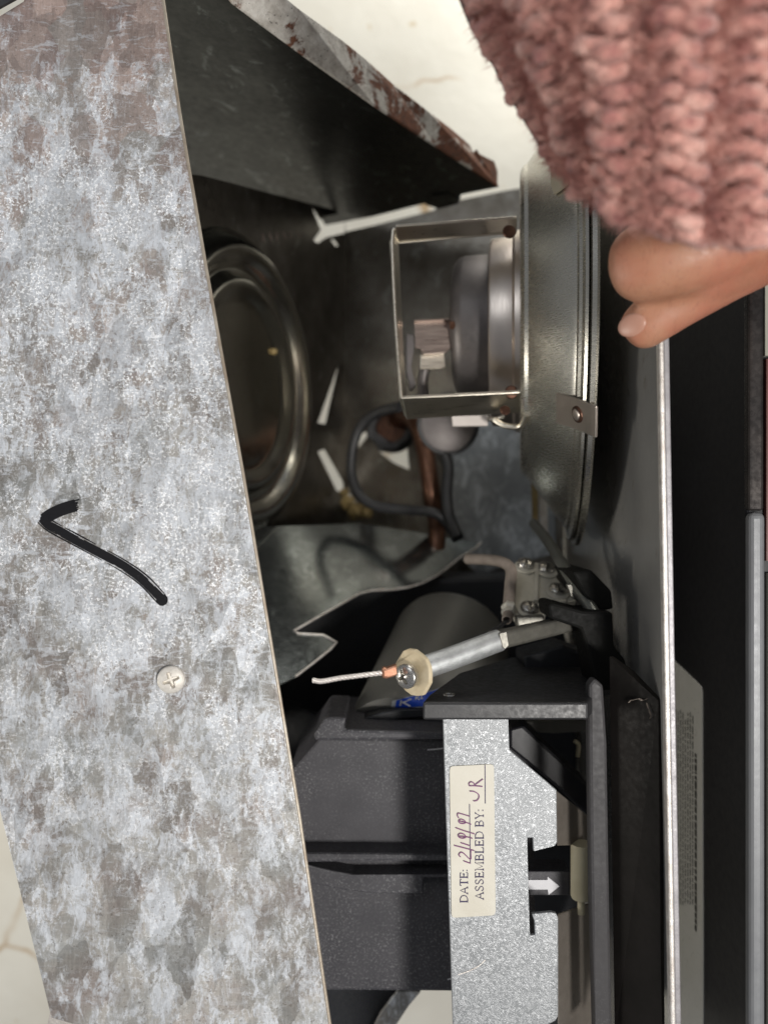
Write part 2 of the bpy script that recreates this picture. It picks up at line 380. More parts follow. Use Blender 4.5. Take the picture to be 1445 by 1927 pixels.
M_plate = simple('silvery_rating_plate', (0.80, 0.79, 0.72), (0.86, 0.85, 0.79), 9, 0.0, 0.25, 0.4, 0.15)
M_dimp = simple('dark_plate_print', (0.05, 0.048, 0.04), (0.07, 0.065, 0.055), 9, 0, 0.4, 0.5, 0)
M_enam = simple('black_enamel', (0.006, 0.006, 0.008), (0.012, 0.012, 0.015), 4, 0, 0.28, 0.42, 0.03, 0.004, (1, 1, 1), 8, 0.35)
M_trim = simple('satin_trim', (0.19, 0.195, 0.205), (0.23, 0.237, 0.245), 6, 0.2, 0.38, 0.5, 0.1)
M_cream = simple('cream_trim', (0.30, 0.29, 0.24), (0.36, 0.35, 0.30), 6, 0, 0.5, 0.6, 0.05)
M_red = simple('brown_trim_reflection', (0.10, 0.03, 0.025), (0.13, 0.045, 0.035), 6, 0, 0.4, 0.5, 0.05)
M_burn = simple('heat_tinted_weld', (0.06, 0.028, 0.02), (0.13, 0.065, 0.04), 40, 0.7, 0.35, 0.5, 0.1)
M_yel = simple('yellow_brown_sealant', (0.20, 0.14, 0.05), (0.36, 0.27, 0.12), 14, 0, 0.5, 0.7, 0.4)
def table_mat():
    n = N('cream_worktop')
    c = n.ramp(n.noise(0.9, 6, 0.6), [(0.3, (0.66, 0.63, 0.55)), (0.7, (0.80, 0.785, 0.71))])
    v = n.warp(n.co, 1.6, 0.5)
    vein = n.ramp(n.vor(0.8, v, 'DISTANCE_TO_EDGE', 'Distance'), [(0.0, 1), (0.012, 0.5), (0.03, 0)])
    c = n.mix(n.math('MULTIPLY', vein, n.ramp(n.noise(1.3, 3), [(0.45, 0), (0.6, 1)])), c, (0.42, 0.27, 0.12))
    sp = n.ramp(n.noise(7, 2), [(0.70, 0), (0.74, 0.6)])
    c = n.mix(sp, c, (0.52, 0.40, 0.22)); n.set(c, 0, 0.55); n.bump(n.noise(9, 5), 0.3, 0.02); return n.m
M_table = table_mat()

M_stamp = simple('stamped_bright', (0.22, 0.15, 0.13), (0.36, 0.28, 0.25), 30, 0.3, 0.4, 0.5, 0)
# ---------------------------------------------------------------- setting
bm = bmesh.new()
q = [bm.verts.new((x, y, -6.0)) for x, y in ((-12, -12), (12, -12), (12, 12), (-12, 12))]; bm.faces.new(q)
tag(link('worktop', bm, M_table), kind='structure')

# ---------------------------------------------------------------- metal casing
PAN = Plane(P(305, 0, 2.50), P(620, 1927, 2.36), P(95, 1915, 2.33))
LW = Plane((-0.2417, 0, -5), (-0.776, 0, -3.4), (-0.776, 1, -3.4))
RWn0 = P(1240, 665, 2.3); RWn1 = P(1262, 1927, 2.3)
RW = Plane(RWn0, RWn1, P(1060, 900, 4.6))
BW = Plane((-0.2417, 0, -5), P(1060, 900, 4.6), (-0.2417, 1, -5))
TW = Plane(P(430, -5, 2.75), P(935, 350, 3.95), P(600, 392, 4.85))
casing = thing('metal_casing', P(722, 1860, 3.6), 'open galvanised steel casing with blotchy oxidised front panel and rust-bitten diagonal flange', 'metal casing')
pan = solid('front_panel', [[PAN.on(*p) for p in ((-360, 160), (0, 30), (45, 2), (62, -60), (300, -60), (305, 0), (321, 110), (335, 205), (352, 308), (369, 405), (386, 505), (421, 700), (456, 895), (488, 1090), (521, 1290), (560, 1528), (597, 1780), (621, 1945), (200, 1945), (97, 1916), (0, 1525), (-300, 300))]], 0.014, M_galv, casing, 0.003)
tag(pan, 'blotchy white-grey galvanised panel with a black marker tick')
# bright cut rim of the panel
bm = bmesh.new()
rim = [PAN.on(x, y, 0.002) for x, y in ((300, -60), (305, 0), (321, 110), (335, 205), (352, 308), (369, 405), (386, 505), (421, 700), (456, 895), (488, 1090), (521, 1290), (560, 1528), (597, 1780), (621, 1945))]
add_tube(bm, [p - PAN.n * 0.008 + Vector((0.002, 0, 0)) for p in rim], 0.0065, 8)
autosmooth(link('panel_edge', bm, simple('panel_cut_edge', (0.30, 0.24, 0.18), (0.48, 0.44, 0.37), 12, 0.4, 0.4, 0.6, 0.2), casing))
# panel hem underside visible at the lower left corner
solid('corner_lip', [[PAN.on(x, y, -0.02) for x, y in ((90, 1912), (150, 1927), (150, 1960), (80, 1960))]], 0.02, M_edge, casing)
solid('top_clip', [[PAN.on(x, y, 0.02) for x, y in ((-60, 42), (0, 24), (38, 3), (46, -10), (60, -70), (-60, -70))]], 0.01, M_rub, casing)
solid('top_clip_face', [[PAN.on(x, y, 0.024) for x, y in ((-60, 26), (0, 12), (24, -2), (40, -70), (-60, -70))]], 0.004, M_edge2, casing)
# marker tick
bm = bmesh.new(); tk = smoothpts([PAN.on(*p) for p in ((144, 951), (120, 958), (98, 968), (84, 978))], 6)
ribbon(bm, tk, 0.037, PAN.n, 0.002)
for q in range(7):
    o_ = (q - 3) * 0.0052; ribbon(bm, [tk[0] + Vector((0.2 * o_, o_, 0)) + Vector((random.uniform(0.004, 0.013), random.uniform(-.002, .003), 0)), tk[3] + Vector((0.3 * o_, o_, 0))], 0.0035, PAN.n, 0.0022)
tk = smoothpts([PAN.on(*p) for p in ((80, 975), (92, 987), (112, 999), (166, 1028), (228, 1062), (270, 1091), (300, 1122), (306, 1130))], 6)
ribbon(bm, tk, 0.021, PAN.n, 0.0026, lambda k: 0.9 + 0.1 * math.sin(k * 3.1) + 0.06 * math.sin(k * 47) + 0.05 * math.sin(k * 91))
for q in range(8):
    o_ = -0.0165 + q * 0.0047 + random.uniform(-0.0006, 0.0006); st_ = []
    for i_, p in enumerate(tk):
        t_ = (tk[min(i_ + 1, len(tk) - 1)] - tk[max(i_ - 1, 0)]).normalized(); st_.append(p + t_.cross(PAN.n).normalized() * o_)
    a_ = 0
    while a_ < len(st_) - 2:
        b_ = a_ + random.randint(6, 22); sg = st_[a_:min(b_, len(st_))]
        if len(sg) > 2: ribbon(bm, sg, 0.0042, PAN.n, 0.0024, lambda k: 0.5 + 0.6 * math.sin(math.pi * k))
        a_ = b_ + (1 if 0.25 < a_ / len(st_) < 0.8 else 0)
def discf(bm, c, r, n, lift, seg=20):
    u, v = frame(n); vs = [bm.verts.new(c + n * lift + (u * math.cos(2 * math.pi * k / seg) + v * math.sin(2 * math.pi * k / seg)) * r * random.uniform(0.94, 1.04)) for k in range(seg)]; bm.faces.new(vs)
discf(bm, PAN.on(306, 1129), 0.0175, PAN.n, 0.0032); discf(bm, PAN.on(85, 977), 0.0125, PAN.n, 0.0036)
link('marker_stroke', bm, M_ink, casing, recalc=False)
screwhead('panel_screw', PAN.on(323, 1278), (PAN.n + Vector((0.12, -0.04, 0))), 0.041, 0.022, M_scr2, casing, 'cross', 0.35)

# left inner wall
LWo = [LW.on(x, y) for x, y in ((652, 408), (640, 402), (480, 372), (300, 330))]
LWo = [(-0.2417, LW.on(650, 400).y, -5.0), LW.on(380, 330), LW.on(330, 325), LW.on(300, 1500), LW.on(380, 1800), LW.on(560, 1600), LW.on(650, 1500)]
LWo[0] = Vector(LWo[0])
sl1 = [LW.on(*p) for p in ((638, 684), (650, 685), (613, 798), (598, 796))]
sl2 = [LW.on(*p) for p in ((598, 850), (611, 845), (645, 905), (648, 930), (634, 924))]
sl4 = [LW.on(*p) for p in ((587, 389), (593, 385), (609, 408), (603, 413))]
sl5 = [LW.on(*p) for p in ((590, 452), (604, 433), (649.5, 424), (649.5, 438), (614, 447), (598, 458))]
sl6 = [LW.on(*p) for p in ((623, 452), (628, 450), (637, 462), (632, 464))]
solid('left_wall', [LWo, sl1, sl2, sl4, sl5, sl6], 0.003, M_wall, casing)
# pressed circular boss on it
cc = LW.on(455, 727)
lathe('pressed_boss', cc, LW.n, [(0.001, 0.71), (0.012, 0.695), (0.05, 0.67), (0.075, 0.64), (0.08, 0.615), (0.07, 0.585), (0.035, 0.555), (0.018, 0.535), (0.02, 0.52), (0.045, 0.495), (0.055, 0.47), (0.05, 0.445), (0.025, 0.41), (0.012, 0.37), (0.008, 0.20), (0.0, 0.17), (0.004, 0.0)], M_ring, casing, 128, 75)
for k in range(6):
    bm = bmesh.new(); x = 492 + k * 13; yy = 448 - k * 1.5
    ribbon(bm, [LW.on(x, yy - 7, 0.004), LW.on(x + 3, yy, 0.004), LW.on(x + (6 if k % 2 else 1), yy + 6, 0.004)], 0.010, LW.n)
    link('stamped_mark', bm, M_stamp, casing, recalc=False)
bm = bmesh.new(); bmesh.ops.create_icosphere(bm, subdivisions=3, radius=0.017)
for v in bm.verts: v.co = v.co * (1 + 0.25 * math.sin(v.co.x * 120) * math.cos(v.co.y * 90)) + LW.on(508, 662, 0.02)
link('weld_blemish', bm, M_yel, casing, True)
# back wall with see-through slits and a ragged pipe hole
BWo = [BW.on(*p) for p in ((650, 436), (700, 425), (815, 396), (832, 384), (862, 377), (944, 360), (1060, 340), (1060, 1500), (650, 1500))]
hole = [BW.on(*p) for p in ((713, 850), (738, 853), (748, 840), (758, 829), (765, 828), (770, 884), (742, 872))]
hole2 = [BW.on(*p) for p in ((690, 812), (697, 816), (686, 826), (675, 842), (670, 838), (676, 818))]
sl3 = [BW.on(*p) for p in ((650, 924), (655, 926), (674, 950), (668, 953), (652, 932))]
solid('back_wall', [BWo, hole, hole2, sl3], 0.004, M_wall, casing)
# roof wall: ends at a bright slit above the back wall
TWo = [TW.on(*p) for p in ((200, -60), (395, -60), (432, 0), (560, 95), (700, 195), (820, 275), (938, 352), (868, 366), (855, 374), (815, 379), (700, 408), (612, 424), (588, 385), (480, 366), (360, 345), (200, 320))]
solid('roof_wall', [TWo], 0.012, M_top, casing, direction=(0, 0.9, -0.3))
solid('roof_tab', [[TW.on(*p, 0.006) for p in ((800, 383), (812, 366), (842, 361), (866, 372), (862, 382), (825, 391))]], 0.02, M_top, casing)
# blotched right half of back
solid('back_right_sheet', [[BW.on(x, y, 0.02) for x, y in ((845, 800), (900, 790), (1040, 780), (1046, 1040), (900, 1080), (858, 1040), (848, 900))]], 0.01, M_backr, casing)
# rusty flange
fl = [(395, -60, 2.64), (432, 0, 2.72), (560, 95, 2.95), (700, 195, 3.25), (820, 275, 3.6), (936, 350, 3.93)]
fo = [(936, 322, 3.93), (930, 303, 3.93), (902, 290, 3.84), (896, 280, 3.82), (890, 287, 3.82), (884, 272, 3.8), (850, 243, 3.68), (800, 204, 3.5), (740, 158, 3.35), (690, 112, 3.2), (640, 72, 3.06), (560, 14, 2.85), (470, -60, 2.68)]
solid('rusty_flange', [[P(*p) for p in fl + fo]], 0.02, M_rust, casing, 0.004, (0, 0, -1))
# right side wall
solid('side_wall', [[RWn0 * 1.0 + (RWn0 - RWn1) * 0.28, RWn1 + (RWn1 - RWn0) * 0.06, RW.on(1150, 1960), RW.on(1068, 1300), RW.on(1040, 1000), RW.on(1046, 800), RW.on(1060, 340)]], 0.018, M_side, casing, direction=(1, 0, 0))
# rolled hem on the near edge: bright inner lip, grey outer face
e0 = RWn0 + (RWn0 - RWn1) * 0.28; e1 = RWn1 + (RWn1 - RWn0) * 0.06
def bar(name, a, b, w, dpt, mat, parent, off=(0, 0, 0), bev=0.004):
    off = Vector(off); bm = bmesh.new(); vs = []
    for p in (a, b):
        for sx, sz in ((0, 0), (w, 0), (w, -dpt), (0, -dpt)): vs.append(bm.verts.new(p + off + Vector((sx, 0, sz))))
    for f in ((0, 1, 2, 3), (7, 6, 5, 4), (0, 4, 5, 1), (1, 5, 6, 2), (2, 6, 7, 3), (3, 7, 4, 0)): bm.faces.new([vs[i] for i in f])
    o = link(name, bm, mat, parent); bevel(o, bev, 3); return o
bar('hem_lip', e0, e1, 0.014, 0.03, M_edge, casing, (-0.004, 0, 0.012), 0.005)
bar('hem', e0, e1, 0.018, 0.07, M_edge2, casing, (0.0105, 0, 0.004), 0.004)
# slit beside the back corner
solid('corner_strip', [[P(x, y, 3.95) for x, y in ((1000, 905), (1012, 910), (1013, 1000), (1003, 1000))]], 0.02, M_yel, casing, 0.002)
solid('corner_gap_strip', [[P(x, y, 3.97) for x, y in ((1014, 918), (1024, 930), (1030, 945), (1031, 1004), (1017, 1000))]], 0.02, M_edge, casing, 0.002)
# baffle shelf
SH = Plane(LW.on(480, 992), P(553, 1190, 3.3), P(905, 1022, 4.35))
sho = [(440, 992), (480, 992), (640, 986), (668, 984), (780, 1000), (866, 1017), (905, 1022), (893, 1034), (868, 1048), (838, 1072), (818, 1086), (795, 1098), (768, 1106), (742, 1110), (700, 1112), (676, 1118), (655, 1130), (553, 1188), (560, 1193), (608, 1196), (633, 1210), (622, 1222), (590, 1248), (556, 1274), (520, 1292), (440, 1330)]
solid('baffle', [[SH.on(*p) for p in sho]], 0.008, M_shelf, casing, 0.002)
tube('baffle_edge', [SH.on(x, y, 0.003) for x, y in sho[6:24]], 0.0055, M_edge, casing, 8, 1)
# underside: dark sheet and pale diagonal flange at the bottom of the casing
solid('bottom_wall', [[P(*p) for p in ((560, 1850, 3.35), (760, 1850, 3.35), (752, 1872, 3.35), (722, 1905, 3.35), (704, 1960, 3.35), (560, 1960, 3.35))]], 0.2, M_blk, casing, 0.002)
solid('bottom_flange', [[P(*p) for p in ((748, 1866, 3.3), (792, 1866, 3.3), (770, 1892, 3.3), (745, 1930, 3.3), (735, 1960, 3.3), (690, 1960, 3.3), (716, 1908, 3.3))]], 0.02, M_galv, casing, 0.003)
# sealant blobs in the lower corner
for k, (x, y, r, d) in enumerate(((655, 945, 0.045, 4.75), (672, 962, 0.055, 4.7), (690, 964, 0.04, 4.65), (648, 928, 0.03, 4.8))):
    bm = bmesh.new(); bmesh.ops.create_icosphere(bm, subdivisions=3, radius=r)
    for v in bm.verts: v.co = v.co * (1 + 0.18 * math.sin(v.co.x * 90 + k) * math.cos(v.co.y * 70)) + P(x, y, d)
    link('sealant_blob', bm, M_yel, casing, True)

# ---------------------------------------------------------------- stainless drum
ax = Vector((1, 0, 0.17)).normalized(); u_ = Vector((0.17, 0, -1)).normalized()
yc = P(0, 612, 3.45).y
N1 = Vector((0.485, yc, -2.85)); C1 = N1 + u_ * 0.64; C2 = C1 + ax * 0.25
drum = thing('stainless_drum', C2, 'round brushed stainless steel drum standing edge-on against the side wall under the hand', 'metal drum')
dm = lathe('drum_shell', C1, ax, [(0.0, 0.0), (0.0, 0.60), (0.004, 0.632), (0.016, 0.648), (0.03, 0.655), (0.17, 0.845), (0.185, 0.858), (0.190, 0.875), (0.200, 0.885), (0.206, 0.925), (0.216, 0.932), (0.221, 0.915), (0.226, 0.948), (0.240, 0.955), (0.248, 0.948), (0.252, 0.93), (0.252, 0.0)], M_steel, drum, 160, 24)
bv = BVHTree.FromPolygons([v.co for v in dm.data.vertices], [p.vertices[:] for p in dm.data.polygons])
def on_mesh(px, py, lift=0.0):
    r = P(px, py, 1).normalized(); h = bv.ray_cast(Vector((0, 0, 0)), r)
    return (h[0] + h[1] * lift * (1 if h[1].dot(r) < 0 else -1)) if h[0] else P(px, py, 2.8)
def tangent(px, py):
    a = on_mesh(px, py); return Plane(a, on_mesh(px + 9, py), on_mesh(px, py + 9))
T1 = tangent(1075, 775)
tb = [(1051, 737), (1100, 752), (1127, 764), (1126, 822), (1088, 806), (1051, 795)]
solid('welded_tab', [[T1.on(x, y, 0.012) for x, y in tb]], 0.008, M_steel2, drum, 0.002)
tb = [(1040, 306), (1075, 304), (1092, 336), (1046, 368), (1041, 350)]
T2 = tangent(1062, 335)
solid('welded_tab', [[T2.on(x, y, 0.012) for x, y in tb]], 0.008, simple('dull_beige_tab', (0.42, 0.37, 0.27), (0.5, 0.45, 0.34), 9, 0.5, 0.4, 0.6, 0.1), drum, 0.002)
c = T1.on(1092, 778, 0.012); nn = T1.n
lathe('spot_weld', c, nn, [(0, 0.030), (0.004, 0.029), (0.005, 0.021)], M_burn, drum, 32)
lathe('spot_weld', c, nn, [(0.001, 0.020), (0.008, 0.019), (0.010, 0.014), (0.010, 0)], M_steel2, drum, 32)
# thermostat / motor stack in front of the drum
y3 = P(0, 620, 3.4).y
C3 = Vector((C1.x, y3, C1.z)) - ax * 0.0
lathe('collar_ring', C3, -ax, [(-0.02, 0.43), (0.0, 0.43), (0.02, 0.425), (0.03, 0.405), (0.112, 0.400), (0.120, 0.396), (0.124, 0.385), (0.122, 0.30), (0.10, 0.0)], M_steel2, drum, 128, 28)
# U strap around it
strap = [
    ('strap_arm', [(745, 427, 3.0), (972, 411, 3.0), (972, 437, 3.14), (741, 457, 3.16)], (0, 1, 0)),
    ('strap_bar', [(737, 455, 3.0), (746, 430, 3.0), (751, 440, 3.16), (750, 460, 3.16), (765, 784, 3.16), (755, 750, 3.0)], (-1, 0, 0)),
    ('strap_arm', [(756, 749, 3.0), (985, 738, 3.0), (990, 776, 3.12), (764, 789, 3.14)], (0, 1, 0))]
for nm, pts, dr in strap:
    solid(nm, [[P(*p) for p in pts]], 0.009, M_strap, drum, 0.002, dr)
tube('strap_edge', [P(742, 430, 2.995), P(738, 456, 2.995), P(744, 600, 2.995), P(755, 749, 2.995)], 0.008, M_strap, drum, 8, 2)
tube('strap_edge', [P(755, 749, 2.992), P(870, 744, 2.992), P(985, 738, 2.99)], 0.0055, M_strap, drum, 8, 2)
tube('strap_edge', [P(742, 458, 3.16), P(860, 447, 3.15), P(972, 437, 3.14)], 0.005, M_strap, drum, 8, 2)
for (x, y) in ((958, 436), (962, 738)):
    lathe('heat_mark', P(x, y, 3.02), (0, 0, 1), [(0, 0.026), (0.006, 0.022), (0.008, 0)], M_burn, drum, 24)
lathe('heat_mark', P(950, 772, 3.02), (0, 0.3, 1), [(0, 0.02), (0.005, 0.015), (0.006, 0)], M_burn, drum, 20)
tube('rim_wire', [P(930, 790, 3.1), P(950, 801, 3.08), P(978, 802, 3.05), P(990, 780, 3.0)], 0.012, M_strap, drum, 8)
slab('terminal', [(850, 783), (918, 781), (918, 801), (852, 802)], 3.2, 0.03, simple('white_terminal', (0.55, 0.5, 0.46), (0.66, 0.6, 0.56), 9, 0.1, 0.5, 0.6, 0.1), drum, 0.003)
tube('terminal_pin', [P(915, 789, 3.22), P(935, 788, 3.22), P(948, 784, 3.22)], 0.009, M_strap, drum, 8)

can = thing('round_motor', Vector((C3.x, y3, C3.z)) - ax * 0.12, 'dull grey round motor can with rounded end inside the U-shaped strap', 'motor')
y4 = P(0, 607, 3.4).y; C4 = Vector((C3.x, y4, C3.z)) - ax * 0.10
lathe('motor_can', C4, -ax, [(0.0, 0.31), (0.06, 0.31), (0.13, 0.308), (0.155, 0.30), (0.175, 0.28), (0.185, 0.25), (0.186, 0.10), (0.18, 0.0)], M_can, can, 96, 40)
nose = C4 - ax * 0.185
tube('spindle', [nose, nose - ax * 0.05 + Vector((0, 0, 0.02))], 0.02, M_cop, can, 12, 1)
slab('copper_bracket', [(779, 606), (846, 603), (848, 655), (838, 664), (796, 667), (790, 656), (781, 655)], 3.3, 0.02, M_copl, can, 0.003)
slab('bracket_fold', [(790, 667), (836, 665), (838, 690), (830, 694), (790, 694)], 3.33, 0.02, M_strap, can, 0.003)
solid('bracket_lip', [[P(779, 604, 3.27), P(846, 601, 3.27), P(846, 610, 3.32), P(779, 612, 3.32)]], 0.006, M_copl, can, 0.001)
tube('bracket_stem', [P(800, 690, 3.38), P(795, 720, 3.4), P(798, 748, 3.4)], 0.022, M_can, can, 10)
slab('side_clip', [(764, 628), (778, 628), (780, 650), (774, 690), (783, 725), (772, 735), (764, 700)], 3.3, 0.05, M_can, can, 0.006)
tube('spindle_nut', [P(846, 612, 3.25), P(856, 612, 3.25)], 0.018, M_cop, can, 6, 1)

# ---------------------------------------------------------------- pipe, loop, round sensor
pipe = tube('copper_pipe', [P(742, 792, 4.62), P(765, 785, 4.45), P(785, 800, 4.3), P(800, 850, 4.2), P(812, 930, 4.15), SH.on(820, 1016, 0.02), SH.on(832, 1090, -0.25), P(834, 1125, 4.3)], 0.048, M_cop, None, 20)
pass
tag(pipe, 'aged copper pipe running down past the black cable loop into the baffle', 'copper pipe')
fit = thing('pipe_elbow', P(735, 805, 4.6), 'dark elbow fitting with rusty open mouth beside the ragged hole in the back wall', 'pipe fitting')
lathe('elbow_mouth', P(735, 805, 4.55), (-0.2, 0.1, 1), [(-0.1, 0.13), (0.0, 0.13), (0.02, 0.12), (0.015, 0.09), (-0.04, 0.085)], M_rub, fit, 40)
lathe('elbow_throat', P(735, 805, 4.55), (-0.2, 0.1, 1), [(-0.02, 0.085), (-0.015, 0.0)], M_burn, fit, 32)
slab('elbow_bracket', [(690, 800), (720, 822), (748, 838), (740, 848), (712, 848), (705, 832), (690, 822)], 4.55, 0.04, M_rub, fit, 0.01)
loop = tube('black_cable', [P(752, 766, 3.95), P(712, 776, 4.05), P(680, 800, 4.1), P(664, 840, 4.12), P(661, 890, 4.12), P(676, 930, 4.1), P(705, 951, 4.08), P(760, 959, 4.05), P(812, 964, 4.0), P(836, 978, 4.0), P(848, 995, 3.98), P(860, 1015, 3.95)], 0.026, M_rub, None, 14)
tag(loop, 'thick black cable looping in front of the ragged hole in the back wall', 'cable')
sen = thing('round_sensor', P(843, 858, 4.0), 'small grey round disc on a dark stem below the U-shaped strap', 'sensor')
lathe('disc', P(843, 798, 4.0), (0.05, -0.05, 1), [(-0.05, 0.14), (0, 0.14), (0.004, 0.13), (0.006, 0)], simple('grey_sensor_face', (0.16, 0.14, 0.135), (0.22, 0.20, 0.19), 9, 0.5, 0.4, 0.5, 0.1), sen, 64)
lathe('disc_rim', P(843, 798, 4.0), (0.05, -0.05, 1), [(-0.05, 0.143), (0.004, 0.158), (0.018, 0.155), (0.018, 0.142), (0.004, 0.139)], M_rub, sen, 64)
tube('stem', [P(836, 855, 4.0), P(843, 880, 4.0), P(840, 930, 3.98), P(846, 975, 3.96), P(862, 1012, 3.9)], 0.03, M_rub, sen, 12)

# ---------------------------------------------------------------- black blower housing with frame
blow = thing('blower_housing', P(760, 1865, 3.2), 'matt black plastic blower housing filling the lower middle, with curved ridge', 'blower housing')
slab('housing_body', [(540, 1460), (603, 1387), (862, 1391), (1000, 1391), (1010, 1870), (850, 1867), (640, 1865), (500, 1865)], 2.9, 0.65, M_plas, blow, 0.012)
slab('housing_rim', [(590, 1382), (612, 1350), (652, 1351), (647, 1373), (858, 1379), (858, 1392), (592, 1394)], 2.80, 0.35, M_plas, blow, 0.010)
slab('rib', [(480, 1606), (700, 1607), (870, 1609), (870, 1621), (700, 1622), (480, 1626)], 2.80, 0.12, M_plas, blow, 0.012)
slab('curved_fin', [(520, 1620), (580, 1628), (620, 1638), (665, 1646), (860, 1645), (860, 1651), (797, 1652), (797, 1682), (700, 1682), (650, 1676), (610, 1668), (520, 1652)], 2.82, 0.10, M_plas, blow, 0.008)
arc_o = [(662 + 2, 1378), (672, 1362), (690, 1350), (715, 1341), (750, 1335), (800, 1333), (870, 1336)]
arc_i = [(870, 1352), (800, 1350), (760, 1353), (725, 1360), (700, 1369), (690, 1378)]
slab('inlet_arch', arc_o + arc_i, 2.95, 0.3, M_blk, blow, 0.006)
slab('arch_lining', [(685, 1372), (725, 1359), (800, 1349), (870, 1350), (870, 1380), (690, 1380)], 3.0, 0.3, M_blk, blow, 0.004)
# rear volute, dark, filling the space under the baffle
slab('rear_volute', [(430, 1180), (520, 1150), (600, 1110), (700, 1090), (1030, 1085), (1080, 1250), (1105, 1960), (1010, 1960), (1000, 1860), (600, 1860), (480, 1700)], 4.0, 0.4, M_blk, blow, 0.02)
lathe('volute_cone', P(540, 1420, 3.45), (0.5, 0.6, 0.8), [(-0.3, 0.34), (-0.1, 0.30), (0.05, 0.22), (0.10, 0.16), (0.11, 0.0)], M_blk, blow, 48, 40)
for (x0, y0, x1, y1) in ((804, 1411, 834, 1408), (842, 1843, 853, 1843)):
    bm = bmesh.new(); ribbon(bm, [P(x0, y0, 2.895), P((x0 + x1) / 2, y0 - 1, 2.895), P(x1, y1, 2.895)], 0.004, Vector((0, 0, 1)))
    link('moulding_nick', bm, M_white, blow, recalc=False)

frm = thing('plastic_mount', P(1110, 1355, 2.7), 'black plastic mounting frame with flat top bar and tall upright beside the spangled plate', 'plastic mount')
yt = P(0, 1322, 2.4).y; yb = P(0, 1355, 2.4).y
tp = [P(795, 1322, 2.4), P(1106, 1322, 2.4), Vector((0.70, yt, -2.6)), Vector((0.76, yt, -3.1)), Vector((0.50, yt, -3.15)), Vector((0.27, yt, -2.85)), Vector((0.14, yt, -2.5))]
for p in tp: p.y = yt
solid('top_bar', [tp], yt - yb, M_plas2, frm, 0.007, (0, -1, 0))
lathe('rivet_hole', Vector((P(845, 1308, 1).x / -P(0, 1308, 1).y * -yt, yt, 1.0 * P(0, 1308, 1).z / P(0, 1308, 1).y * yt)), (0, 1, 0), [(0.0, 0.020), (0.004, 0.019), (0.004, 0.013), (-0.004, 0.011), (-0.004, 0.0)], M_scr, frm, 24)
slab('upright', [(1107, 1290), (1118, 1276), (1135, 1290), (1142, 1400), (1147, 1700), (1152, 1960), (1120, 1960), (1112, 1700), (1108, 1400)], 2.47, 0.05, M_upr, frm, 0.010)
slab('upper_arm', [(1030, 1138), (1040, 1134), (1098, 1150), (1130, 1150), (1153, 1152), (1155, 1215), (1176, 1242), (1186, 1300), (1120, 1300), (1108, 1232), (1092, 1184), (1034, 1164)], 2.64, 0.18, M_mount, frm, 0.010)
slab('channel', [(1076, 1076), (1112, 1072), (1150, 1112), (1154, 1146), (1128, 1150), (1098, 1120)], 2.72, 0.3, M_mount, frm, 0.008)
slab('lower_web', [(985, 1235), (1060, 1215), (1120, 1235), (1180, 1250), (1190, 1300), (1100, 1320), (990, 1290)], 2.95, 0.2, M_blk, frm, 0.01)
solid('wall_reflection_sheet', [[P(1146, 1235, 2.50), P(1185, 1262, 2.46), P(1238, 1318, 2.36), P(1244, 1960, 2.33), P(1156, 1960, 2.50)]], 0.015, M_wallrefl, frm, 0.002)  # thin dark sheet standing for the brown-black reflection in the lower side wall
for pts in ([(1186, 1318), (1197, 1315), (1208, 1317), (1216, 1314)], [(1214, 1322), (1218, 1334), (1222, 1346), (1220, 1352)], [(1180, 1322), (1184, 1318), (1188, 1316)]):
    bm = bmesh.new(); ribbon(bm, smoothpts([P(x, y, 2.36 + (1240 - x) / 95 * 0.145 - 0.012) for x, y in pts], 4), 0.006, Vector((0.5, 0, 0.8)).normalized(), 0.004, lambda k: 0.7 + 0.5 * math.sin(k * 9) ** 2)
    link('glue_residue', bm, M_sheath, frm, recalc=False)

# ---------------------------------------------------------------- motor barrel with blue sticker
ca = P(850, 1205, 3.75); cb = P(770, 1420, 3.08); R = 0.27; dax = (cb - ca).normalized(); L = (cb - ca).length
mot = thing('motor_barrel', cb, 'smooth grey cylindrical motor with a blue sticker behind the cable end', 'motor')
brl = lathe('barrel', ca, dax, [(-0.06, 0.0), (-0.055, 0.17), (-0.03, 0.235), (0.0, 0.262), (0.03, R), (L, R), (L, 0.0)], M_barrel, mot, 96, 40)
bv2 = BVHTree.FromPolygons([v.co for v in brl.data.vertices], [p.vertices[:] for p in brl.data.polygons])
def on_b(px, py, lift):
    r = P(px, py, 1).normalized(); h = bv2.ray_cast(Vector((0, 0, 0)), r)
    if not h[0]: return P(px, py, 2.9)
    return h[0] - r * lift
def patch(name, c4, mat, lift, parent, nu=8, nv=3):
    bm = bmesh.new(); g = []
    for j in range(nv + 1):
        row = []
        for i in range(nu + 1):
            s, t = i / nu, j / nv
            x = (c4[0][0] * (1 - s) + c4[1][0] * s) * (1 - t) + (c4[3][0] * (1 - s) + c4[2][0] * s) * t
            y = (c4[0][1] * (1 - s) + c4[1][1] * s) * (1 - t) + (c4[3][1] * (1 - s) + c4[2][1] * s) * t
            row.append(bm.verts.new(on_b(x, y, lift)))
        g.append(row)
    for j in range(nv):
        for i in range(nu): bm.faces.new([g[j][i], g[j][i + 1], g[j + 1][i + 1], g[j + 1][i]])
    return link(name, bm, mat, parent, True)
patch('sticker_margin', [(738, 1319), (830, 1294), (835, 1328), (735, 1336)], M_bluew, 0.003, mot)
patch('sticker', [(746, 1318), (830, 1296), (835, 1326), (743, 1333)], M_blue, 0.006, mot)
bm = bmesh.new()
def bstroke(pts, w): ribbon(bm, [on_b(x, y, 0.009) for x, y in pts], w, Vector((0, 0, 1)))
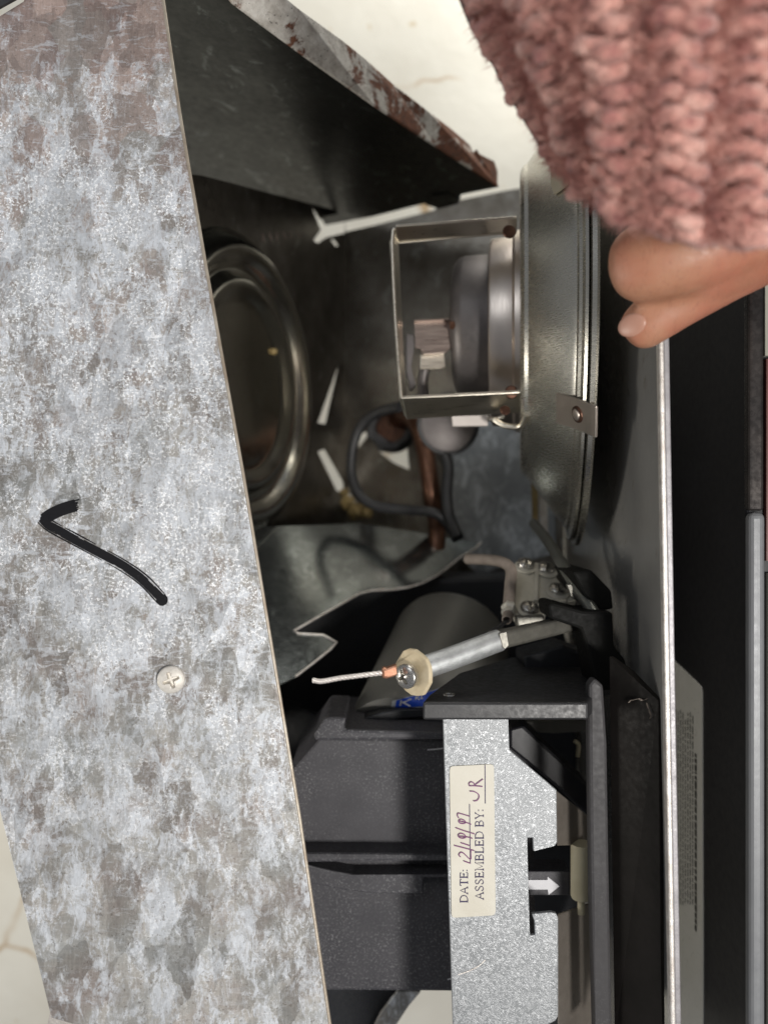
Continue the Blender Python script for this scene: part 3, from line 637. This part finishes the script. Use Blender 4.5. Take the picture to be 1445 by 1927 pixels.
bstroke([(755, 1318), (753, 1328)], 0.007); bstroke([(774, 1315), (757, 1323)], 0.006); bstroke([(757, 1321), (772, 1329)], 0.006)
bstroke([(783, 1310), (782, 1317)], 0.004); bstroke([(789, 1309), (784, 1313), (789, 1317)], 0.004); bstroke([(793, 1309), (793, 1316)], 0.004)
link('sticker_lettering', bm, M_white, mot, recalc=False)

# ---------------------------------------------------------------- spangled plate with date label
pl = thing('spangled_plate', P(850, 1925, 2.55), 'pale spangled zinc plate with C-shaped cut-out and a handwritten date label', 'metal plate')
po = [(833, 1352), (956, 1352), (958, 1411), (1047, 1487), (1048, 1586), (1044, 1592), (1003, 1602), (1002, 1577), (992, 1577), (994, 1660), (997, 1760), (1006, 1760), (1005, 1734), (1000, 1720), (1036, 1717), (1046, 1719), (1050, 1728), (1050, 1912), (1044, 1922), (1028, 1930), (1028, 2300), (864, 2300)]
PP = Plane(P(833, 1352, 2.53), P(956, 1352, 2.53), P(857, 1960, 2.50))
plate = solid('plate', [[PP.on(*p) for p in po]], 0.016, M_span, pl, 0.003)
for pts in ([(1046, 1488, 2.54), (1108, 1538, 2.72), (1110, 1590, 2.72), (1048, 1592, 2.54)], [(1049, 1722, 2.54), (1112, 1700, 2.74), (1116, 1960, 2.74), (1050, 1960, 2.54)]):
    solid('folded_flange', [[P(*p) for p in pts]], 0.012, simple('shaded_zinc_fold', (0.20, 0.175, 0.15), (0.27, 0.24, 0.21), 7, 0.6, 0.4, 0.55, 0.1), pl, 0.003, (0, 0, -1))  # brown shade of the turned-away fold is put into its colour
LN = PP.n
lo = [(851, 1441), (922, 1437.5), (927, 1439), (929, 1444), (932, 1714), (930, 1720), (925, 1722), (857, 1726), (851, 1725), (849, 1719), (845.5, 1450), (847, 1443)]
paper = solid('date_label', [[PP.on(x, y, 0.004) for x, y in lo]], 0.003, M_paper, pl, 0.001)
GL = {'D': (0.78, [[(0.1, 0), (0.1, 1)], [(0, 0), (0.4, 0), (0.68, 0.18), (0.76, 0.5), (0.68, 0.82), (0.4, 1), (0, 1)]]),
      'A': (0.82, [[(0.08, 0), (0.41, 1), (0.74, 0)], [(0.2, 0.35), (0.62, 0.35)], [(0, 0), (0.2, 0)], [(0.62, 0), (0.84, 0)]]),
      'T': (0.7, [[(0.35, 0), (0.35, 1)], [(0.02, 0.82), (0.02, 1), (0.68, 1), (0.68, 0.82)], [(0.22, 0), (0.48, 0)]]),
      'E': (0.66, [[(0.12, 0), (0.12, 1)], [(0, 0), (0.6, 0), (0.62, 0.2)], [(0, 1), (0.58, 1), (0.58, 0.82)], [(0.12, 0.52), (0.45, 0.52)], [(0.45, 0.4), (0.45, 0.64)]]),
      'S': (0.6, [[(0.5, 0.78), (0.44, 0.95), (0.25, 1), (0.08, 0.9), (0.06, 0.72), (0.2, 0.58), (0.4, 0.46), (0.52, 0.3), (0.48, 0.1), (0.28, 0), (0.1, 0.06), (0.04, 0.25)]]),
      'M': (0.95, [[(0.12, 0), (0.14, 1), (0.47, 0.1), (0.8, 1), (0.83, 0)], [(0, 0), (0.24, 0)], [(0.7, 0), (0.95, 0)], [(0, 1), (0.14, 1)], [(0.8, 1), (0.95, 1)]]),
      'B': (0.7, [[(0.12, 0), (0.12, 1)], [(0, 1), (0.4, 1), (0.56, 0.87), (0.54, 0.65), (0.38, 0.53), (0.12, 0.53)], [(0.38, 0.53), (0.6, 0.42), (0.64, 0.2), (0.5, 0.03), (0.3, 0), (0, 0)]]),
      'L': (0.64, [[(0.12, 0), (0.12, 1)], [(0, 0), (0.58, 0), (0.6, 0.24)], [(0, 1), (0.26, 1)]]),
      'Y': (0.76, [[(0.37, 0), (0.37, 0.45), (0.08, 1)], [(0.37, 0.45), (0.66, 1)], [(0.24, 0), (0.5, 0)], [(0, 1), (0.2, 1)], [(0.56, 1), (0.76, 1)]]),
      ':': (0.26, [[(0.08, 0.03), (0.08, 0.13)], [(0.08, 0.55), (0.08, 0.65)]]), ' ': (0.3, [])}
def print_line(text, x0, y0, x1, y1, cap, bm, w):
    tot = sum(GL[c][0] + 0.1 for c in text); ln = abs(y1 - y0); k = ln / tot; cur = 0
    for c in text:
        gw, st = GL[c]
        for s in st:
            pts = []
            for (a, b) in s:
                t = (cur + a) / tot; bx = x0 + (x1 - x0) * t; pts.append(PP.on(bx - b * cap, y0 + (y1 - y0) * t))
            if c in ':': ribbon(bm, pts, w * 1.5, LN, 0.006)
            else: ribbon(bm, pts, w * (1.25 if len(s) == 2 and abs(s[0][0] - s[1][0]) < 0.01 else 0.8), LN, 0.006)
        cur += gw + 0.1
bm = bmesh.new()
print_line('DATE:', 879.5, 1697, 879.5, 1632, 14, bm, 0.0030)
print_line('ASSEMBLED BY:', 909, 1692, 909, 1519, 15, bm, 0.0030)
ribbon(bm, [PP.on(884.5, 1624), PP.on(883, 1512)], 0.0022, LN, 0.006); ribbon(bm, [PP.on(912.5, 1511), PP.on(912, 1438.5)], 0.0022, LN, 0.006)
tag(link('printed_text', bm, M_print, paper, recalc=False), kind='stuff')
bm = bmesh.new()
hw = [[(248, 1148), (280, 1160), (312, 1170)], [(222, 1112), (206, 1095), (222, 1072), (250, 1080), (300, 1128), (316, 1125), (314, 1085), (316, 1052)],
      [(163, 1008), (250, 1030), (346, 1056)], [(222, 984), (262, 996), (306, 1012)], [(240, 945), (208, 935), (202, 912), (225, 900), (258, 912), (268, 935), (240, 945)], [(200, 925), (270, 930), (330, 945)],
      [(176, 848), (260, 878), (350, 905)], [(245, 812), (214, 806), (206, 785), (226, 772), (258, 784), (264, 804), (245, 812)], [(212, 790), (262, 798), (318, 818)], [(206, 762), (194, 738), (198, 718), (225, 722), (303, 745)],
      [(303, 518), (345, 522), (382, 545), (388, 575), (368, 602), (336, 606)], [(300, 470), (350, 470), (420, 476)], [(302, 472), (298, 448), (316, 434), (340, 444), (352, 468)], [(350, 462), (380, 440), (424, 408)]]
for s in hw:
    pts = smoothpts([PP.on(820 + a / 4.817, 1380 + b / 4.817) for a, b in s], 5); ribbon(bm, pts, 0.0032, LN, 0.0075)
tag(link('handwriting', bm, M_pen, paper, recalc=False), kind='stuff')
bm = bmesh.new(); ribbon(bm, smoothpts([PP.on(*p) for p in ((862, 1834), (880, 1828), (900, 1818), (913, 1806))], 5), 0.003, LN, 0.001)
link('scratch', bm, M_edge, pl, recalc=False)

# things seen through the cut-out
arr = tag(slab('printed_arrow', [(985, 1656), (1030, 1656), (1030, 1650), (1052, 1668), (1032, 1684), (1030, 1674), (985, 1674)], 2.675, 0.004, M_white, None, 0.0), 'white arrow pointing right, seen through the plate cut-out', 'arrow mark')
blk = slab('arrow_pad', [(970, 1640), (1072, 1640), (1072, 1685), (970, 1685)], 2.68, 0.1, M_plas, None, 0.004); 
setpar(arr, blk); del arr['category']
arr.name = 'arrow'; tag(blk, 'small black block with a white arrow pointing right, seen through the plate cut-out', 'arrow block')
bt = thing('beige_tube', P(1093, 1692, 2.62), 'short beige plastic tube standing upright behind the cut-out in the plate', 'plastic tube')
lathe('tube_body', P(1093, 1690, 2.62), (0, 1, 0), [(-0.0, 0.0), (0.0, 0.030), (0.008, 0.034), (0.18, 0.034), (0.18, 0)], M_beige, bt, 32)
tube('tube_pin', [P(1093, 1720, 2.62), P(1093, 1690, 2.62)], 0.012, M_beige, bt, 10, 1)
st = slab('diagonal_strut', [(958, 1372), (985, 1365), (1108, 1478), (1108, 1540), (1046, 1480), (958, 1408)], 2.85, 0.15, M_enam, None, 0.01)
tag(st, 'glossy black diagonal strut behind the upper corner of the spangled plate', 'strut')
gb = slab('grey_block', [(990, 1358), (1106, 1358), (1106, 1376), (1040, 1380), (1010, 1378)], 3.1, 0.1, simple('grey_block_face', (0.14, 0.14, 0.12), (0.2, 0.19, 0.17), 9, 0, 0.5, 0.6), None, 0.004)
tag(gb, 'grey-beige block wedged just under the black top bar', 'block')
pin = tube('curved_pin', [P(1080, 1394, 2.9), P(1088, 1402, 2.9), P(1086, 1424, 2.9)], 0.008, M_beige, None, 10)
tag(pin, 'small pale curved pin in the dark corner left of the upright', 'pin')

# ---------------------------------------------------------------- cable end: washer, screw, crimp, rope, tube
sup = thing('cable_stop', P(930, 1215, 2.6), 'bright zinc tube ending in a tan fibre washer with cross-head screw', 'cable stop')
ctr = P(776, 1266, 2.42); nr = Vector((-0.72, -0.05, 0.72)).normalized()
uu = Vector((0, 1, 0)); uu = (uu - nr * uu.dot(nr)).normalized(); vv = nr.cross(uu)
pts = []
for k in range(18):
    a = 2 * math.pi * k / 18 + 0.2; r = 0.0715 * (1 + 0.028 * math.sin(k * 2.7) + 0.02 * math.cos(k * 1.3)); pts.append(ctr + (uu * math.cos(a) + vv * math.sin(a)) * r)
solid('fibre_washer', [pts], 0.016, M_fib, sup, 0.004, -nr)
screwhead('washer_screw', P(766, 1272, 2.40) , nr + Vector((0, 0, 0.25)), 0.037, 0.022, M_scr, sup, 'cross', 0.5, 0.01)
tube('zinc_tube', [P(780, 1262, 2.45), P(850, 1238, 2.5), P(938, 1205, 2.58)], 0.036, M_zinc, sup, 28, 4)
bm = bmesh.new()
a_ = P(925, 1207, 2.575); b_ = P(1100, 1166, 2.78); t_ = (b_ - a_).normalized(); up = Vector((0, 1, 0)); up = (up - t_ * up.dot(t_)).normalized(); sd = t_.cross(up)
vs = []
for p, s in ((a_, 0.034), (a_ + t_ * 0.03, 0.029), (b_, 0.026)):
    vs.append([bm.verts.new(p + up * s * i + sd * s * 0.9 * j) for i, j in ((1, 1), (1, -1), (-1, -1), (-1, 1))])
for A, B in zip(vs, vs[1:]):
    for k in range(4): bm.faces.new([A[k], A[(k + 1) % 4], B[(k + 1) % 4], B[k]])
bm.faces.new(vs[0][::-1]); bm.faces.new(vs[-1])
bevel(link('square_arm', bm, M_zincd, sup), 0.012, 3)
slab('arm_clip', [(938, 1192), (953, 1188), (957, 1214), (950, 1222), (945, 1218)], 2.54, 0.012, M_zincd, sup, 0.002)
rope = thing('wire_rope', P(735, 1265, 2.36), 'frayed-tip twisted steel wire rope held in a copper crimp', 'wire rope')
core = smoothpts([P(590, 1280, 2.28), P(606, 1282, 2.29), P(640, 1276, 2.31), P(680, 1271, 2.33), P(722, 1266, 2.36)], 14)
for s in range(3):
    bm = bmesh.new(); pts = []; t0 = (core[-1] - core[0]).normalized(); a, b = frame(t0)
    for i, p in enumerate(core):
        th = i * 0.75 + s * 2 * math.pi / 3; pts.append(p + (a * math.cos(th) + b * math.sin(th)) * 0.0038)
    add_tube(bm, pts, 0.0042, 8); autosmooth(link('strand', bm, M_rope, rope), 60)
slab('crimp', [(718, 1256), (727, 1258), (746, 1251), (748, 1272), (728, 1278), (719, 1277)], 2.345, 0.035, M_crimp, rope, 0.007)
cab = tube('thin_black_cable', [P(832, 1228, 2.62), P(880, 1206, 2.7), P(925, 1187, 2.78), P(954, 1168, 2.86)], 0.0075, M_rub, None, 8)
tag(cab, 'thin black cable running from the hose fitting to behind the zinc tube', 'thin cable')
hose = thing('dusty_hose', P(952, 1168, 2.9), 'dusty brown hose bending down into a small metal end fitting', 'hose')
tube('hose_body', [P(880, 1052, 3.3), P(915, 1053, 3.2), P(945, 1058, 3.1), P(961, 1072, 3.05), P(960, 1100, 3.0), P(957, 1142, 2.93)], 0.022, M_sheath, hose, 16)
lathe('hose_nut', P(957, 1146, 2.92), P(953, 1168, 2.86) - P(957, 1146, 2.92), [(-0.02, 0.0), (-0.02, 0.026), (0.0, 0.03), (0.012, 0.024), (0.03, 0.026), (0.034, 0.0)], M_brk, hose, 6, 20)
lathe('hose_tip', P(956, 1156, 2.90), P(951, 1174, 2.82) - P(956, 1156, 2.90), [(-0.02, 0.022), (0.05, 0.018), (0.055, 0.014), (0.04, 0.009), (0.0, 0.0)], M_sheath, hose, 20)

# ---------------------------------------------------------------- bracket with four screws, lever rod
brk = thing('screw_bracket', P(1010, 1170, 3.0), 'dull beige metal bracket with four screws beside the dusty hose', 'bracket')
BP = Plane(P(975, 1062, 3.2), P(1035, 1068, 3.2), P(968, 1170, 2.88))
solid('bracket_plate', [[BP.on(*p) for p in ((972, 1058), (992, 1054), (1034, 1064), (1052, 1094), (1072, 1112), (1085, 1128), (1050, 1136), (1030, 1140), (1026, 1160), (968, 1160), (966, 1120))]], 0.03, M_brk, brk, 0.006)
solid('bracket_rib', [[BP.on(x, y, 0.014) for x, y in ((1006, 1074), (1014, 1074), (1012, 1134), (1002, 1134))]], 0.02, M_brk, brk, 0.005)
slab('bracket_foot', [(970, 1160), (1024, 1158), (1024, 1166), (1012, 1184), (975, 1186), (972, 1172)], 2.88, 0.06, M_zincd, brk, 0.006)
for x, y, rc in ((988, 1066, 'slot'), (1027, 1074, 'slot'), (1048, 1114, 'slot'), (995, 1149, 'slot')):
    lathe('washer', BP.on(x, y + 3, 0.002), BP.n, [(0, 0.044), (0.006, 0.044), (0.008, 0.02)], M_brk, brk, 28)
    s = screwhead('screw', BP.on(x, y, 0.010), BP.n, 0.034, 0.022, M_scr, brk, rc, 1.4, 0.0)
bm = bmesh.new(); c0 = P(1027, 1134, 2.83); c1 = P(1066, 1132, 2.80); pts = [c0.lerp(c1, i / 60) for i in range(61)]
add_tube(bm, pts, 0.009, 12, True, lambda k: 1.0 + 0.22 * math.sin(k * 60 * 1.57))
autosmooth(link('threaded_stud', bm, M_brk, brk), 60)
rod = thing('lever_rod', P(1110, 1128, 2.8), 'slim dark grey rod slanting from the back corner down to the black frame', 'rod')
tube('rod_shaft', [P(1004, 985, 3.6), P(1030, 1018, 3.3), P(1068, 1078, 2.9), P(1120, 1158, 2.69)], 0.022, simple('grey_rod', (0.16, 0.165, 0.15), (0.24, 0.245, 0.225), 9, 0.7, 0.3, 0.45, 0.1), rod, 14, 4)
slab('rod_clip', [(1066, 1100), (1076, 1098), (1092, 1122), (1084, 1130), (1074, 1124)], 2.8, 0.02, M_zincd, rod, 0.003)

# ---------------------------------------------------------------- neighbouring appliance on the right
app = thing('black_cabinet', P(1380, 1927, 3.0), 'glossy black cabinet side with pale satin trim at the far right', 'cabinet')
AX = 1.19
AP = Plane((AX, 0, -2.6), (AX, 1, -2.6), (AX, 0, -3.6))
bm = bmesh.new()
def boxb(bm, x0, x1, y0, y1, z0, z1):
    v = [bm.verts.new((x, y, z)) for x in (x0, x1) for y in (y0, y1) for z in (z0, z1)]
    for f in ((0, 1, 3, 2), (4, 6, 7, 5), (0, 4, 5, 1), (2, 3, 7, 6), (0, 2, 6, 4), (1, 5, 7, 3)): bm.faces.new([v[i] for i in f])
boxb(bm, AX, AX + 1.6, -2.4, 1.3, -5.6, -2.62); bevel(link('cabinet_side', bm, M_enam, app), 0.01)
bm = bmesh.new(); boxb(bm, AX - 0.002, AX + 0.052, -2.4, 0.0, -2.64, -2.59); bevel(link('trim', bm, M_trim, app), 0.022, 4)
bm = bmesh.new(); boxb(bm, AX - 0.002, AX + 0.05, 0.004, 0.9, -2.64, -2.60); bevel(link('upper_trim', bm, simple('dark_gloss_trim', (0.03, 0.028, 0.028), (0.08, 0.07, 0.065), 5, 0.6, 0.2, 0.35, 0.1), app), 0.012, 3)
bm = bmesh.new(); boxb(bm, AX + 0.062, AX + 0.16, -2.4, -0.2, -2.75, -2.60); link('cream_strip', bm, M_cream, app)
bm = bmesh.new(); boxb(bm, AX + 0.056, AX + 0.16, -0.16, 0.5, -2.75, -2.60); link('brown_reflection', bm, M_red, app)  # red-brown reflection of the hand, built as a solid strip
bm = bmesh.new(); boxb(bm, AX + 0.052, AX + 0.16, 0.51, 0.76, -2.75, -2.60); link('cream_strip', bm, M_cream, app)  # upper cream strip stands for a reflection in the trim
solid('rating_plate', [[AP.on(x, y, 0.004) for x, y in ((1240, 1216), (1314, 1286), (1320, 1292), (1322, 1304), (1324, 1980), (1240, 1980))]], 0.004, M_plate, app, 0.0)
bm = bmesh.new(); rr = random.Random(3)
for c in range(11):
    px = 1311 - c * 4.6 - (1 if c else 0); y = 1418 if c == 0 else 1320 + rr.uniform(0, 40); w = 0.018 if c == 0 else 0.007
    while y < (1750 if c == 0 else 1700):
        l = rr.uniform(4, 16); ribbon(bm, [AP.on(px, y, 0.006), AP.on(px + 0.05, y + l, 0.006)], w, AP.n); y += l + rr.uniform(1.5, 4)
tag(link('plate_print', bm, M_dimp, app, recalc=False), kind='stuff')

# ---------------------------------------------------------------- person: hand and knitted sleeve
per = thing('person', P(1600, 420, 2.1), 'person in a dusty pink chunky knit sleeve gripping the casing edge with a bare hand', 'person')
def skin_mat():
    n = N('skin'); c = n.ramp(n.noise(7, 5, 0.6), [(0.3, (0.36, 0.165, 0.095)), (0.7, (0.47, 0.24, 0.15))])
    c = n.mix(n.ramp(n.noise(4.5, 3), [(0.42, 0), (0.62, 0.5)]), c, (0.42, 0.13, 0.085))
    cr = n.ramp(n.noise(16, 3, 0.6, n.map((2.2, 0.35, 1), (0, 0, 0.35)), 0.8), [(0.485, 0), (0.5, 1), (0.515, 0)])
    c = n.mix(n.math('MULTIPLY', cr, 0.35), c, (0.22, 0.085, 0.055))
    n.set(c, 0, n.ramp(n.noise(60, 3), [(0.3, 0.42), (0.7, 0.6)])); n.b.inputs['Subsurface Weight'].default_value = 0.15
    n.b.inputs['Subsurface Scale'].default_value = 0.03; n.b.inputs['Subsurface Radius'].default_value = (1, 0.35, 0.2)
    n.bump(n.noise(70, 4, 0.6, n.map((1, 3, 1), (0, 0, 0.5))), 0.15, 0.004); return n.m
M_skin = skin_mat()
chains = [  # (px,py,d,r) from palm outward
    [(1490, 395, 2.08, .15), (1400, 425, 2.05, .135), (1310, 460, 2.03, .132), (1235, 488, 2.05, .122), (1190, 502, 2.08, .108), (1162, 508, 2.12, .082)],
    [(1485, 415, 2.1, .145), (1385, 462, 2.09, .128), (1300, 512, 2.09, .108), (1262, 535, 2.1, .085)],
    [(1490, 430, 2.12, .13), (1395, 482, 2.12, .108), (1315, 535, 2.13, .094), (1250, 582, 2.15, .080), (1207, 616, 2.17, .073), (1177, 640, 2.2, .058)],
    [(1560, 380, 2.3, .12), (1480, 400, 2.45, .085), (1430, 430, 2.6, .075), (1400, 445, 2.75, .065)],
    [(1580, 330, 2.3, .12), (1500, 340, 2.45, .082), (1450, 370, 2.62, .072), (1420, 385, 2.75, .062)],
    [(1600, 290, 2.3, .11), (1530, 290, 2.45, .072), (1480, 310, 2.6, .062), (1455, 320, 2.7, .052)]]
verts = [P(1760, 330, 2.0), P(1650, 370, 2.08), P(1570, 410, 2.15)]; rad = [0.2, 0.2, 0.22]; edges = [(0, 1), (1, 2)]
for ch in chains:
    prev = 2
    for (x, y, d, r) in ch:
        verts.append(P(x, y, d)); rad.append(r); edges.append((prev, len(verts) - 1)); prev = len(verts) - 1
me = bpy.data.meshes.new('hand'); me.from_pydata([tuple(v) for v in verts], edges, []); me.materials.append(M_skin)
hand = bpy.data.objects.new('hand', me); COL.objects.link(hand)
sk = hand.modifiers.new('skin', 'SKIN'); sk.use_smooth_shade = True
for i, r in enumerate(rad):
    me.skin_vertices[0].data[i].radius = (r, r)
me.skin_vertices[0].data[2].use_root = True
sub = hand.modifiers.new('sub', 'SUBSURF'); sub.levels = 2; sub.render_levels = 2
rm = hand.modifiers.new('remesh', 'REMESH'); rm.mode = 'VOXEL'; rm.voxel_size = 0.011; rm.use_smooth_shade = True
smo = hand.modifiers.new('smooth', 'SMOOTH'); smo.factor = 0.5; smo.iterations = 14
setpar(hand, per)
# nail on the lower fingertip
bm = bmesh.new(); bmesh.ops.create_uvsphere(bm, u_segments=24, v_segments=12, radius=1)
bpy.context.view_layer.update(); dg = bpy.context.evaluated_depsgraph_get(); ev = hand.evaluated_get(dg).to_mesh()
bvh = BVHTree.FromPolygons([v.co for v in ev.vertices], [tuple(p.vertices) for p in ev.polygons])
hit = None; xx = 1186
while hit is None and xx < 1260:
    hh = bvh.ray_cast(Vector((0, 0, 0)), P(xx, 612, 1).normalized()); hit = hh[0]; nd = hh[1]; xx += 4
if hit is None: hit = P(1180, 612, 2.15); nd = Vector((-0.7, 0.3, 0.6))
if nd.dot(hit) > 0: nd = -nd
nc = hit - nd * 0.006; Mx = nd.to_track_quat('Z', 'Y').to_matrix().to_4x4()
for v in bm.verts: v.co = Mx @ Vector((v.co.x * 0.030, v.co.y * 0.042, v.co.z * 0.009)) + nc
link('nail', bm, simple('nail', (0.44, 0.235, 0.17), (0.50, 0.28, 0.21), 8, 0, 0.3, 0.4, 0), hand, True)

# sleeve surface from three ribs: (px, py, depth) along v
def lerpc(keys, v):
    for (a, pa), (b, pb) in zip(keys, keys[1:]):
        if v <= b or b == keys[-1][0]:
            t = (v - a) / (b - a); return Vector(pa).lerp(Vector(pb), t)
ribs = [[(0, (960, -260, 2.25)), (0.42, (1060, 0, 2.25)), (1, (1200, 275, 2.3))],
        [(0, (830, -210, 1.85)), (0.40, (925, 30, 1.85)), (0.75, (1025, 195, 1.9)), (1, (1075, 275, 1.95))],
        [(0, (1000, -260, 1.5)), (0.5, (1045, 60, 1.52)), (1, (1125, 345, 1.68))],
        [(0, (1220, -300, 1.28)), (1, (1235, 428, 1.52))],
        [(0, (1480, -300, 1.3)), (1, (1400, 455, 1.56))],
        [(0, (1750, -260, 1.55)), (1, (1640, 440, 1.75))],
        [(0, (1850, -200, 1.95)), (1, (1760, 400, 2.1))]]
def surf(u, v):
    pts = [P(*lerpc(r, v)) for r in ribs]; x = min(max(u, 0), 0.99999) * (len(pts) - 1); i = int(x); t = x - i
    p0 = pts[max(i - 1, 0)]; p1 = pts[i]; p2 = pts[i + 1]; p3 = pts[min(i + 2, len(pts) - 1)]
    return 0.5 * ((2 * p1) + (-p0 + p2) * t + (2 * p0 - 5 * p1 + 4 * p2 - p3) * t * t + (-p0 + 3 * p1 - 3 * p2 + p3) * t ** 3)
def sfr(u, v):
    e = 0.01; p = surf(u, v); a = surf(min(u + e, 1), v) - surf(max(u - e, 0), v); b = surf(u, min(v + e, 1)) - surf(u, max(v - e, 0))
    n = a.cross(b).normalized()
    if n.dot(-p) < 0 and abs(u - 0.5) < 0.4: n = -n
    return p, a.normalized(), b.normalized(), n
def yarn_mat(name, k=1.0):
    n = N(name)
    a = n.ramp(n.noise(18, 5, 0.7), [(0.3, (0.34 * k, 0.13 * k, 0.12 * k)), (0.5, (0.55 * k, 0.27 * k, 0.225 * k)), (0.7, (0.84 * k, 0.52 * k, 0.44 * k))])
    f = n.noise(90, 4, 0.7); c = n.mix(0.7, a, n.ramp(f, [(0.3, 0.35), (0.7, 1.35)]), 'MULTIPLY')
    n.set(c, 0, 0.95, 0.1); n.b.inputs['Sheen Weight'].default_value = 0.35; n.b.inputs['Sheen Roughness'].default_value = 0.5
    n.bump(f, 0.6, 0.01); return n.m
M_yarn = yarn_mat('dusty_pink_yarn')
bm = bmesh.new(); nc_, nr_ = 18, 16
NU = 13
for row in range(nr_ + 1):
    v0 = (row + 0.2) / (nr_ + 0.4); pts = []
    for i in range(nc_ * NU + 1):
        t = 2 * math.pi * i / NU
        uu_ = (i / NU + 0.20 * math.sin(2 * t)) / nc_ + 0.006 * math.sin(row * 2.1 + i * 0.05)
        vv_ = v0 + 0.70 / nr_ * math.cos(t) + 0.005 * math.sin(i * 0.13 + row)
        if vv_ > 0.995: vv_ = 0.995
        if vv_ < 0: vv_ = 0
        p, a, b, n = sfr(min(max(uu_, 0.001), 0.999), vv_)
        jit = 0.0055
        pts.append(p + n * (0.020 * math.cos(2 * t) + 0.030 * math.cos(math.pi * i / NU + 0.6) + 0.006 * math.sin(i * 0.31 + row * 1.7) + random.uniform(-jit, jit)) + a * random.uniform(-jit, jit))
    add_tube(bm, pts, 0.0160, 8, True, lambda k: 1.0 + 0.12 * math.sin(k * 400) )
slv = link('knit_sleeve', bm, M_yarn, per, True, recalc=True)
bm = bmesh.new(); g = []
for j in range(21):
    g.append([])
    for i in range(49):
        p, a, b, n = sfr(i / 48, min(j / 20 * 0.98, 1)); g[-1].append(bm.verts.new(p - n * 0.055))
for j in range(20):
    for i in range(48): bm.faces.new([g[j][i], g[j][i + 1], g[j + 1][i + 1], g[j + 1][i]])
lin = link('sleeve_gap_shade', bm, yarn_mat('gap_shade_yarn', 0.12), per, True); lin.modifiers.new('thick', 'SOLIDIFY').thickness = 0.01  # darkened yarn copy under the knit, painted shade for the stitch gaps
bm = bmesh.new(); pts = []
for i in range(160):
    p, a, b, n = sfr(i / 159, 0.985); pts.append(p + n * 0.006 * math.sin(i * 0.9) + b * 0.006 * math.sin(i * 0.55))
add_tube(bm, pts, 0.024, 10, True); link('cuff_edge', bm, M_yarn, per, True)
# fuzz
bm = bmesh.new()
for k in range(36000):
    u = random.uniform(0.06, 0.95); v = random.uniform(0.05, 1.0) if k % 4 else random.uniform(0.9, 1.0)
    p, a, b, n = sfr(u, v); s = p + n * random.uniform(0.0, 0.04)
    d = (n * random.uniform(0.1, 1.0) + a * random.uniform(-1, 1) + b * random.uniform(-1, 1.2)).normalized()
    l = random.uniform(0.015, 0.05); m = s + d * l * 0.5 + a * random.uniform(-.01, .01); w = a.cross(d).normalized() * 0.0009
    e = m + (d + b * random.uniform(-.8, .8)).normalized() * l * 0.5
    v1, v2, v3, v4, v5 = (bm.verts.new(q) for q in (s - w, s + w, m - w, m + w, e)); bm.faces.new([v1, v2, v4, v3]); bm.faces.new([v3, v4, v5])
fz = link('yarn_fuzz', bm, yarn_mat('fuzz_fibre', 1.2), per, False, recalc=False); fz['kind'] = 'stuff'
